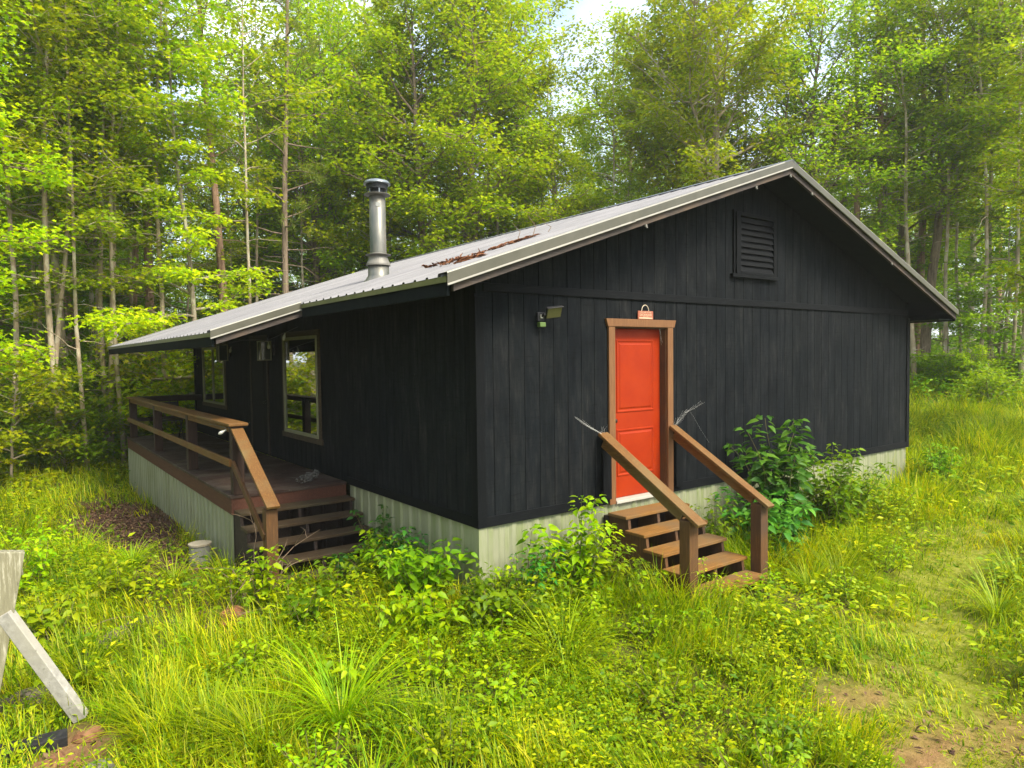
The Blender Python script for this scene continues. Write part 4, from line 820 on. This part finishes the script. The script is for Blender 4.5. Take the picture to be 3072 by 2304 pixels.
#TREES
# ------------------------------------------------------------------ trees
def grow(seed, h, r0, base, spread, nl, wander=.06, lean=(0, 0), up=(.25, .8), nsub=6, layered=.16, cl=26, L=.12, clr=.34, prof=None, shape='star', mk='leaf_mid', bk='oakbark', deadlimbs=0, fork=False, tipr=.10, minlen=.6):
    """one trunk with limbs and sub-branches; leaf clusters sit on the branch ends"""
    rr = np.random.default_rng(seed); mb = MB(); C = []
    def path(p, d, ln, n, wob, drop):
        P = [p]
        for i in range(n):
            d = d+rr.normal(size=3)*wob; d[2] += drop; d = d/np.linalg.norm(d); p = p+d*ln/n; P.append(p)
        return P, d
    n = 14; T = [np.array([0, 0, -.3])]; d = np.array([lean[0], lean[1], 1.]); d /= np.linalg.norm(d)
    for i in range(n):
        d = d+rr.normal(size=3)*wander*np.array([1, 1, .2]); d[:2] -= (d[:2]-np.array(lean))*.25; d /= np.linalg.norm(d); T.append(T[-1]+d*h/n)
    rad = [r0*(1.28 if i == 0 else 1)*(1-.93*(i/n)**1.1)+.008 for i in range(n+1)]; mb.tube(T, rad, 10)
    at = lambda t: T[min(n-1, int(t*n))]*(1-(t*n) % 1)+T[min(n, int(t*n)+1)]*((t*n) % 1)
    az = rr.uniform(0, 6.28); pr = prof or (lambda u: .45+.9*math.sin(math.pi*min(1, u*.86+.12)))
    limbs = []
    for k in range(nl):
        u = (k+rr.uniform(0, .8))/nl; t = base/h+(.985-base/h)*u; az += 2.4+rr.normal()*.5
        limbs.append((at(min(t, .99)), az, max(minlen, spread*pr(u)*rr.uniform(.65, 1.2)), up[0]+(up[1]-up[0])*u+rr.normal()*.12, t))
    if fork:
        for s in (0, 2.6): limbs.append((at(.42), s+rr.uniform(0, 1), h*.5, 1.25, .42))
    for p, a, ln, el, t in limbs:
        d = np.array([math.cos(a)*math.cos(el), math.sin(a)*math.cos(el), math.sin(el)]); ns = max(4, int(ln/.35)); lr = min(.62*r0*(1-.9*t)+.006, .05*ln*.5+.004)
        P, _ = path(p, d, ln, ns, .10, -.012 if el < .7 else 0); mb.tube(P, [lr*(1-.85*i/ns)+.003 for i in range(ns+1)], 6, False)
        sub = max(2, int(nsub*ln/spread*1.1))
        for q in range(sub):
            v = .22+.78*(q+rr.uniform(0, 1))/sub; i = min(ns, max(1, int(round(v*ns)))); sa = a+(1 if q % 2 else -1)*rr.uniform(.5, 1.25); sl_ = ln*rr.uniform(.22, .46)*(1.15-.6*v)+.12
            e = np.array([math.cos(sa)*math.cos(el*.6), math.sin(sa)*math.cos(el*.6), math.sin(el*.6)+rr.normal()*.15]); Q, _ = path(P[i], e, sl_, 4, .14, -.02)
            mb.tube(Q, [max(.003, lr*.4*(1-.18*j)) for j in range(5)], 4, False)
            for j in (2, 3, 4): C.append((*Q[j], sa, .6+.2*j))
        for i in range(max(1, int(ns*.45)), ns+1): C.append((*P[i], a, 1.0))
    for k in range(deadlimbs):
        t = rr.uniform(.12, max(.2, base/h)); a = rr.uniform(0, 6.28); e = np.array([math.cos(a), math.sin(a), rr.uniform(-.15, .35)]); ln = rr.uniform(.5, 1.7)
        Q, _ = path(at(t), e, ln, 5, .16, -.01); mb.tube(Q, [.018*(1-.17*j) for j in range(6)], 4, False)
    for z in np.linspace(.9, 1.0, 5): C.append((*at(z*.999), rr.uniform(0, 6.28), .9))
    C = np.array(C); k = rr.uniform(size=len(C)) > .10; C = C[k]; top = np.clip(1.25-.62*C[:, 2]/h, .5, 1.1); nleaf = np.maximum(2, (.88*cl*top*C[:, 4]*rr.uniform(.4, 1.35, len(C))).astype(int))
    I = np.repeat(np.arange(len(C)), nleaf); n = len(I); a = rr.uniform(0, 6.283, n); q = np.abs(rr.normal(0, clr, n))
    P = C[I, :3]+np.stack([q*np.cos(a), q*np.sin(a), rr.normal(0, layered, n)-.25*q*q], 1)
    D = np.stack([np.cos(a), np.sin(a), rr.normal(-.25, .35, n)], 1); N = np.stack([rr.normal(0, .45, n), rr.normal(0, .45, n), np.ones(n)], 1)
    Lr = L*rr.uniform(.6, 1.25, n); V, F = leaves(P, D, N, Lr, Lr*.82 if shape == 'star' else Lr*.55, .35, .12, shape)
    return mb.mesh('trunk'), bk, np_mesh('crown', V, F), mk
def pine(seed, h, r0, base, spread, nl, lean=(0, 0), dead=7, bk='pinebark', ntuft=11):
    rr = np.random.default_rng(seed); mb = MB(); n = 14; T = [np.array([0, 0, -.3])]; d = np.array([lean[0], lean[1], 1.])
    for i in range(n):
        d = d+rr.normal(size=3)*.018; d /= np.linalg.norm(d); T.append(T[-1]+d*h/n)
    mb.tube(T, [r0*(1.22 if i == 0 else 1)*(1-.8*i/n) for i in range(n+1)], 10)
    at = lambda t: T[min(n-1, int(t*n))]*(1-(t*n) % 1)+T[min(n, int(t*n)+1)]*((t*n) % 1)
    C = []; az = 0
    for k in range(nl+dead):
        deadl = k >= nl; u = (k+rr.uniform(0, .8))/nl; t = base/h+(.985-base/h)*u if not deadl else rr.uniform(.2, max(.3, base/h)); az += 2.4+rr.normal()*.4
        ln = (spread*(1.05-.75*u)*rr.uniform(.6, 1.2)) if not deadl else rr.uniform(.4, 1.8); el = rr.uniform(-.05, .45) if not deadl else rr.uniform(-.3, .3); p = at(min(.99, t))
        d = np.array([math.cos(az)*math.cos(el), math.sin(az)*math.cos(el), math.sin(el)]); P = [p]
        for i in range(6):
            d = d+rr.normal(size=3)*.12; d[2] += .05 if not deadl else -.03; d /= np.linalg.norm(d); p = p+d*ln/6; P.append(p)
        mb.tube(P, [.028*(1-.13*i)*(1 if not deadl else .6) for i in range(7)], 5, False)
        if not deadl:
            for i in range(2, 7):
                for _ in range(max(1, ntuft*i//20)):
                    off = rr.normal(size=3)*np.array([.28, .28, .14])*ln*.45; C.append((*(P[i]+off), *(d+off*1.2)))
    C = np.array(C); per = 34; I = np.repeat(np.arange(len(C)), per); m = len(I); D = unit(C[I, 3:6])*.55+rr.normal(size=(m, 3))*.6; P = C[I, :3]+rr.normal(size=(m, 3))*.03
    V, F = leaves(P, D, rr.normal(size=(m, 3)), rr.uniform(.14, .26, m), .016, .1, .1)
    return mb.mesh('trunk'), bk, np_mesh('crown', V, F), 'needle'
def bushm(seed, h, sp, nl, mk, L=.11, cl=16):
    return grow(seed, h, .03, .15, sp, nl, .14, up=(.35, 1.1), nsub=5, layered=.10, cl=cl, L=L, clr=.2, mk=mk, bk='gumbark', shape='ovate' if L > .12 else 'star', minlen=.3)
PROTO = {
 'gum': lambda: grow(11, 12.5, .085, 1.6, 2.5, 40, .05, up=(-.02, .55), nsub=7, layered=.06, cl=24, L=.14, clr=.28, prof=lambda u: (.72+.5*math.sin(u*9))*(1.12-.78*u)+.12, mk='leaf_bright', bk='gumbark'),
 'gum2': lambda: grow(12, 15.5, .12, 3.6, 2.3, 46, .05, up=(.3, 1.1), nsub=9, layered=.14, cl=22, L=.15, clr=.27, prof=lambda u: 1.1-.75*u+.12*math.sin(u*12), mk='leaf_yellow', bk='gumbark'),
 'oak': lambda: grow(21, 15, .19, 4.6, 2.7, 38, .06, up=(.35, 1.1), nsub=9, layered=.16, cl=23, L=.15, clr=.29, mk='leaf_mid'),
 'oak2': lambda: grow(22, 17, .20, 6.0, 3.0, 32, .07, up=(.35, 1.1), nsub=9, layered=.18, cl=23, L=.15, clr=.30, mk='leaf_mid', fork=True),
 'paleoak': lambda: grow(27, 17, .17, 5.0, 3.0, 38, .08, up=(.3, 1.1), nsub=10, layered=.18, cl=25, L=.15, clr=.30, mk='leaf_yellow', bk='palebark', fork=True),
 'oak3': lambda: grow(23, 13.5, .14, 3.6, 2.9, 30, .07, up=(.05, .9), nsub=9, layered=.11, cl=24, L=.13, clr=.29, mk='leaf_deep'),
 'maple': lambda: grow(24, 16, .17, 3.4, 2.8, 46, .05, up=(.35, 1.2), nsub=10, layered=.17, cl=23, L=.155, clr=.28, mk='leaf_yellow'),
 'slim': lambda: grow(31, 12, .062, 4.2, 1.6, 22, .05, up=(0, .6), nsub=6, layered=.08, cl=17, L=.12, clr=.30, mk='leaf_mid', bk='palebark', deadlimbs=4),
 'slim2': lambda: grow(32, 14, .085, 6.0, 1.8, 22, .04, up=(.1, .8), nsub=6, layered=.12, cl=18, L=.12, clr=.32, mk='leaf_mid', bk='palebark', deadlimbs=7),
 'under': lambda: grow(33, 6.0, .045, 1.0, 2.1, 24, .08, up=(-.05, .5), nsub=7, layered=.06, cl=20, L=.115, clr=.28, prof=lambda u: 1.1-.6*u, mk='leaf_deep', bk='gumbark'),
 'pine': lambda: pine(41, 19, .155, 8.5, 2.4, 32, (.0, 0)),
 'pole': lambda: grow(35, 15, .058, 7.5, 1.7, 20, .035, up=(.1, .8), nsub=6, layered=.12, cl=18, L=.125, clr=.30, mk='leaf_mid', bk='palebark', deadlimbs=8),
 'pole2': lambda: grow(36, 14, .050, 6.5, 1.6, 20, .05, lean=(.04, .02), up=(.1, .8), nsub=6, layered=.10, cl=18, L=.125, clr=.30, mk='leaf_yellow', bk='palebark', deadlimbs=6),
 'bigpine': lambda: pine(47, 19, .23, 9, 2.0, 28, (0, 0), 3, 'palebark'),
 'pine2': lambda: pine(42, 21, .165, 9.5, 2.7, 34, (-.02, .01), 10),
 'darkpine': lambda: pine(43, 16, .12, 6.0, 2.2, 34, (.01, 0), 14, 'oakbark'),
 'bush': lambda: bushm(51, 1.7, 1.0, 20, 'weed_mid'), 'bush2': lambda: bushm(52, 1.3, .9, 18, 'weed_bright', .10), 'bush3': lambda: bushm(53, 2.3, 1.2, 24, 'leaf_deep', .12, 15),
 'sapling': lambda: grow(54, 3.2, .03, .5, 1.2, 18, .08, up=(.1, .7), nsub=5, layered=.06, cl=14, L=.13, clr=.22, mk='leaf_yellow', bk='gumbark'),
}
CACHE = {}
NAME = dict(paleoak='oak_tree', gum='sweetgum_tree', gum2='sweetgum_tree', oak='oak_tree', oak2='oak_tree', oak3='oak_tree', maple='maple_tree', pole='slender_tree', pole2='slender_tree', slim='slender_tree', slim2='slender_tree', under='understory_tree', pine='pine_tree', pine2='pine_tree', bigpine='pine_tree', darkpine='pine_tree', bush='bush', bush2='bush', bush3='bush', sapling='sapling')
def tree(kind, x, y, label, s=1.0, rot=None, group=None, sz=None, tilt=(0, 0)):
    if kind not in CACHE:
        tm, bk, cm, mk = PROTO[kind]()
        tm.materials.append(M[bk]); cm.materials.append(M[mk])
        for p in tm.polygons: p.use_smooth = True
        CACHE[kind] = (tm, cm)
    t = thing(NAME[kind], label, 'bush' if 'bush' in kind else 'tree', (x, y, gz(x, y)-.05), random.uniform(0, 6.28) if rot is None else rot, group)
    t.rotation_euler = (tilt[0], tilt[1], t.rotation_euler[2]); t.scale = (s, s, sz or s)
    for nm, me in zip(('trunk', 'crown'), CACHE[kind]):
        o = bpy.data.objects.new(nm, me); COL.objects.link(o); o.parent = t
    return t
def pol(px, d):        # bearing across the view and distance from the survey point -> ground position
    a = YAW+math.atan((px-512)/FPX); return CAM.x+d*math.sin(a), CAM.y+d*math.cos(a)
MAIN = [
 # kind, bearing, distance, scale, rot, label
 ('gum', 203, 20.6, 1.0, .4, 'bright yellow green layered sweetgum standing in front of the pines left of the chimney'),
 ('sapling', 172, 21.5, 1.25, 1.0, 'yellow green sapling just above the far end of the porch roof'),
 ('pine2', 150, 24.5, 1.0, .3, 'tall reddish pine whose trunk leans left above the porch eave'),
 ('pine', 131, 27.0, .95, 2.0, 'pine trunk standing close left of the leaning reddish pine'),
 ('pine', 228, 23.5, 1.02, 4.0, 'thick pine rising behind the layered yellow sweetgum'),
 ('darkpine', 286, 24.5, 1.15, 1.0, 'dark pine with dead side limbs left of the chimney'),
 ('oak2', 320, 28, .9, 2.2, 'dark trunked oak just left of the chimney'),
 ('slim2', 108, 21.5, 1.0, .5, 'thin pale trunk nearest the porch roof tip, one of a pair'),
 ('slim', 103, 21.8, 1.1, 2.5, 'thinner mate of the pale trunk pair by the porch roof tip'),
 ('slim2', 70, 22.5, 1.35, 3.5, 'mottled pale trunk tree in the left wood, thickest of the pale trunks'),
 ('slim', 50, 21.0, 1.1, 4.2, 'thin pale tree left of the thick mottled trunk'),
 ('slim2', 92, 25.5, 1.0, 1.1, 'slender pale tree behind the pale trunk pair'),
 ('slim', 36, 23.0, 1.2, 5.1, 'slim pale tree near the left edge of the wood'),
 ('oak', 60, 33, 1.0, .2, 'mid green broad oak behind the mottled pale trunk'),
 ('oak3', 8, 25.0, 1.0, 1.2, 'dark green oak at the left picture edge'),
 ('maple', -112, 15.0, .72, 3.0, 'near maple whose hanging leafy boughs fill the upper left corner'),
 ('oak', 432, 25.0, 1.02, 1.5, 'stout oak right of the chimney with a ruddy trunk'),
 ('maple', 462, 25.5, 1.05, .6, 'large yellow green maple crown above the middle of the roof'),
 ('gum2', 392, 26.5, 1.05, 2.8, 'yellow green sweetgum directly behind the chimney'),
 ('oak2', 360, 30, 1.0, 4.4, 'tall leafy oak with its crown left above the chimney cap'),
 ('maple', 505, 28.5, .98, 5.2, 'bright maple between the big yellow maple and the sky gap'),
 ('gum2', 590, 36, .92, 1.2, 'narrow pointed sweetgum standing in the sky gap'),
 ('oak', 560, 26.0, .72, 2.6, 'lower green oak under the sky gap behind the roof'),
 ('paleoak', 722, 27.0, 1.0, .9, 'leaning pale limbed oak left of the roof peak'),
 ('maple', 690, 29, .98, 3.3, 'feathery light green maple right of the sky gap'),
 ('oak3', 640, 26, .62, .3, 'dark bushy oak behind the upper roof slope'),
 ('pine', 850, 28.5, .98, 1.7, 'straight reddish pine right of the roof peak'),
 ('oak2', 826, 27.5, .85, 5.5, 'dark forked oak between the roof peak and the reddish pine'),
 ('oak', 905, 33, .95, 2.0, 'big broad oak over the right roof slope'),
 ('oak2', 928, 29.5, .95, 3.7, 'thick buttressed trunk seen right of the cabin corner under the eave'),
 ('slim2', 915, 28.0, 1.0, 1.9, 'thin pale trunk leaning against the thick buttressed trunk'),
 ('slim2', 992, 29.0, 1.05, .7, 'white trunked slender tree left of the pair by the right edge'),
 ('slim', 1003, 29.5, 1.15, 2.9, 'pale slender tree beside the white trunked tree near the right edge'),
 ('slim2', 1021, 27.5, 1.0, 4.9, 'leaning pale slender tree at the right picture edge'),
 ('maple', 1118, 20.0, .72, 1.0, 'maple beyond the right edge whose boughs hang into the upper right corner'),
 ('under', 985, 28.0, 1.1, .2, 'layered dark green understory tree over the right bushes'),
 ('under', 948, 31.0, 1.0, 1.7, 'shaded understory tree deep behind the right eave'),
 ('under', 52, 23.5, .9, 2.1, 'dark green layered understory tree in front of the left wood'),
 ('under', 118, 22.5, .8, .9, 'low understory tree below the porch eave tip'),
 ('sapling', 8, 19.5, 1.0, 4.0, 'broad leafy yellow green sapling at the left picture edge'),
 ('slim', 178, 25.0, .8, 3.6, 'pale thin trunk seen between the porch rail and the eave'),
 ('slim2', 482, 27.0, 1.0, 4.4, 'thin light trunk right of the ruddy oak'),
 ('slim2', 498, 26.0, .95, 0.9, 'thin grey trunk just above the roof ridge line'),
 ('gum', 350, 27, .8, 2.0, 'small yellow green sweetgum left of the chimney base'),
]
for k, px, d, s, rot, lab in MAIN: tree(k, *pol(px, d), lab, s, rot)
POLES = [(12, 21.5), (29, 23.5), (44, 24.5), (84, 20.5), (122, 21), (141, 23), (166, 21.5), (245, 22.5), (60, 20.8), (97, 22.4), (263, 27), (300, 26.5), (340, 28), (890, 29), (945, 28.5), (962, 30), (979, 28), (1012, 28), (450, 27), (522, 27), (546, 28), (612, 28), (700, 28.5), (742, 29)]
for k, (px, d) in enumerate(POLES):
    z = 'left wood' if px < 350 else ('wood behind the roof' if px < 800 else 'right wood'); kd = ('pole', 'pole2')[k % 2]; c = ('bare pale', 'thin light green topped')[k % 2]
    tree(kd, *pol(px, d), f'{c} pole like tree in the {z}', random.uniform(1.0, 1.25), None, f'{c} pole like trees in the {z}')
tree('bigpine', -4.75, 17.3, 'stout pale barked pine mirrored in the near porch window', .95, 1.0)
tree('oak3', -7.4, 20.5, 'dark oak beyond the left picture edge mirrored in the window', .9, 2.0)
tree('bush2', -5.6, 13.2, 'bright bush beyond the left edge mirrored in the window', 1.3, 2.0)
rt = random.Random(31)
FILL = [('behind the porch roof', -20, 250), ('behind the chimney', 250, 470), ('behind the roof ridge', 470, 800), ('behind the right roof slope', 800, 930), ('at the right meadow edge', 930, 1090)]
KL = dict(gum='yellow green sweetgum', gum2='yellow green sweetgum', oak='broad mid green oak', oak2='broad mid green oak', oak3='dark green oak', maple='yellow green maple', slim='slender pale trunk', slim2='slender pale trunk', pine='tall straight pine', pine2='tall straight pine', darkpine='dark barked pine', under='low understory tree')
for zone, a, b in FILL:
    nn = int((b-a)/18); used = []
    for k in range(nn):
        for _ in range(30):
            px = rt.uniform(a, b); d = rt.choice([rt.uniform(27, 36), rt.uniform(33, 54), rt.uniform(33, 54)])
            p = pol(px, d)
            if all((p[0]-q[0])**2+(p[1]-q[1])**2 > 7 for q in used): break
        used.append(p); gap = 565 < px < 625
        kd = rt.choice(['pine', 'pine2', 'slim2', 'slim', 'darkpine', 'under', 'oak2', 'slim2'] if b < 300 else ['oak', 'oak2', 'oak3', 'maple', 'pine', 'slim2', 'slim', 'under', 'gum2', 'pine2', 'under']) if not gap else rt.choice(['under', 'oak3', 'slim'])
        lab = f'{KL[kd]} deep in the wood {zone}'
        tree(kd, *p, lab, rt.uniform(.8, 1.1)*(.62 if gap and kd != 'under' else 1), rt.uniform(0, 6.28), lab.replace(KL[kd], KL[kd]+'s'))
for k in range(44):     # the far wood that closes the view
    px = -20+1110*(k+rt.random())/44; d = rt.uniform(48, 72); kd = rt.choice(['under', 'oak3', 'oak3', 'under', 'oak'])
    if 560 < px < 625: kd = 'under'
    side = 'left of the chimney' if px < 375 else ('behind the roof' if px < 860 else 'past the right eave')
    lab = f'{KL[kd]} at the far back of the wood {side}'
    tree(kd, *pol(px, d), lab, rt.uniform(1.3, 1.7) if kd == 'under' else rt.uniform(.8, 1.05), rt.uniform(0, 6.28), lab.replace(KL[kd], KL[kd]+'s'))
for k in range(22):     # deep shaded growth closing the left wood
    px = -15+290*(k+rt.random())/22; kd = rt.choice(['under', 'oak3', 'under'])
    lab = f'{KL[kd]} in the shaded depth of the left wood'
    tree(kd, *pol(px, rt.uniform(31, 44)), lab, rt.uniform(1.1, 1.5) if kd == 'under' else rt.uniform(.7, .9), rt.uniform(0, 6.28), lab.replace(KL[kd], KL[kd]+'s'))
for k in range(16):     # the wood goes on along the left side of the clearing
    tree(rt.choice(['oak', 'oak3', 'maple', 'oak2']), rt.uniform(-19, -12.5), -6+k*1.75+rt.uniform(-.5, .5), 'broad tree in the wood beyond the left picture edge', rt.uniform(.75, 1.0), rt.uniform(0, 6.28), 'trees beyond the left picture edge')
for k in range(34):     # bushes along the wood edge
    left = k < 15; px = rt.uniform(-15, 130) if left else (rt.uniform(905, 1050) if k < 30 else rt.uniform(130, 190)); d = rt.uniform(20.5, 25) if left or k >= 30 else rt.uniform(27.5, 32)
    kd = rt.choice(['bush', 'bush2', 'bush3', 'bush2']); z = 'left wood' if (left or k >= 30) else 'right wood'
    c = {'bush': 'mid green', 'bush2': 'yellow green', 'bush3': 'tall dark green'}[kd]
    tree(kd, *pol(px, d), f'{c} bush along the edge of the {z}', rt.uniform(.7, 1.25)*(.72 if 'right' in z else 1), rt.uniform(0, 6.28), f'{c} bushes along the {z} edge')
tree('bush2', *pol(990, 25.0), 'bright yellow green bush standing forward of the right wood', .85, 1.0)
tree('sapling', *pol(972, 27.0), 'yellow green sapling beside the bright bush at the right wood', .5, 1.0)
# forest floor growth beyond counting
n = 15000; x, y, r = wedge(n, 19.5, 50, -.2, 1.45); k = free(x, y, 4) & ((x < 9.4) | (r > 24.5)) & ((r > 21) | (x < 0)); x, y = x[k], y[k]
per = 10; n = len(x)*per; cl = np.repeat(vnoise(x, y, 2.2, 40), per); x = np.repeat(x, per)+rg.normal(0, .22, n); y = np.repeat(y, per)+rg.normal(0, .22, n)
P = np.stack([x, y, ground_z(x, y)+rg.uniform(.05, 1, n)*(.25+1.0*cl)], 1); a = rg.uniform(0, 6.283, n); D = np.stack([np.cos(a), np.sin(a), rg.normal(-.1, .3, n)], 1)
V, F = leaves(P, D, np.stack([rg.normal(0, .4, n), rg.normal(0, .4, n), 1+0*a], 1), rg.uniform(.08, .17, n), rg.uniform(.06, .10, n), .3, .1)
tag(link('undergrowth', np_mesh('undergrowth', V, F), 'yleaf'), 'low leafy undergrowth on the forest floor', 'undergrowth', kind='stuff')

# summer air: one even pale volume round the whole scene
mb = MB(); mb.box(-425, 425, -425, 425, -3.5, 34); hz = mb.build('haze', M['haze']); hz.display_type = 'WIRE'; tag(hz, kind='stuff')
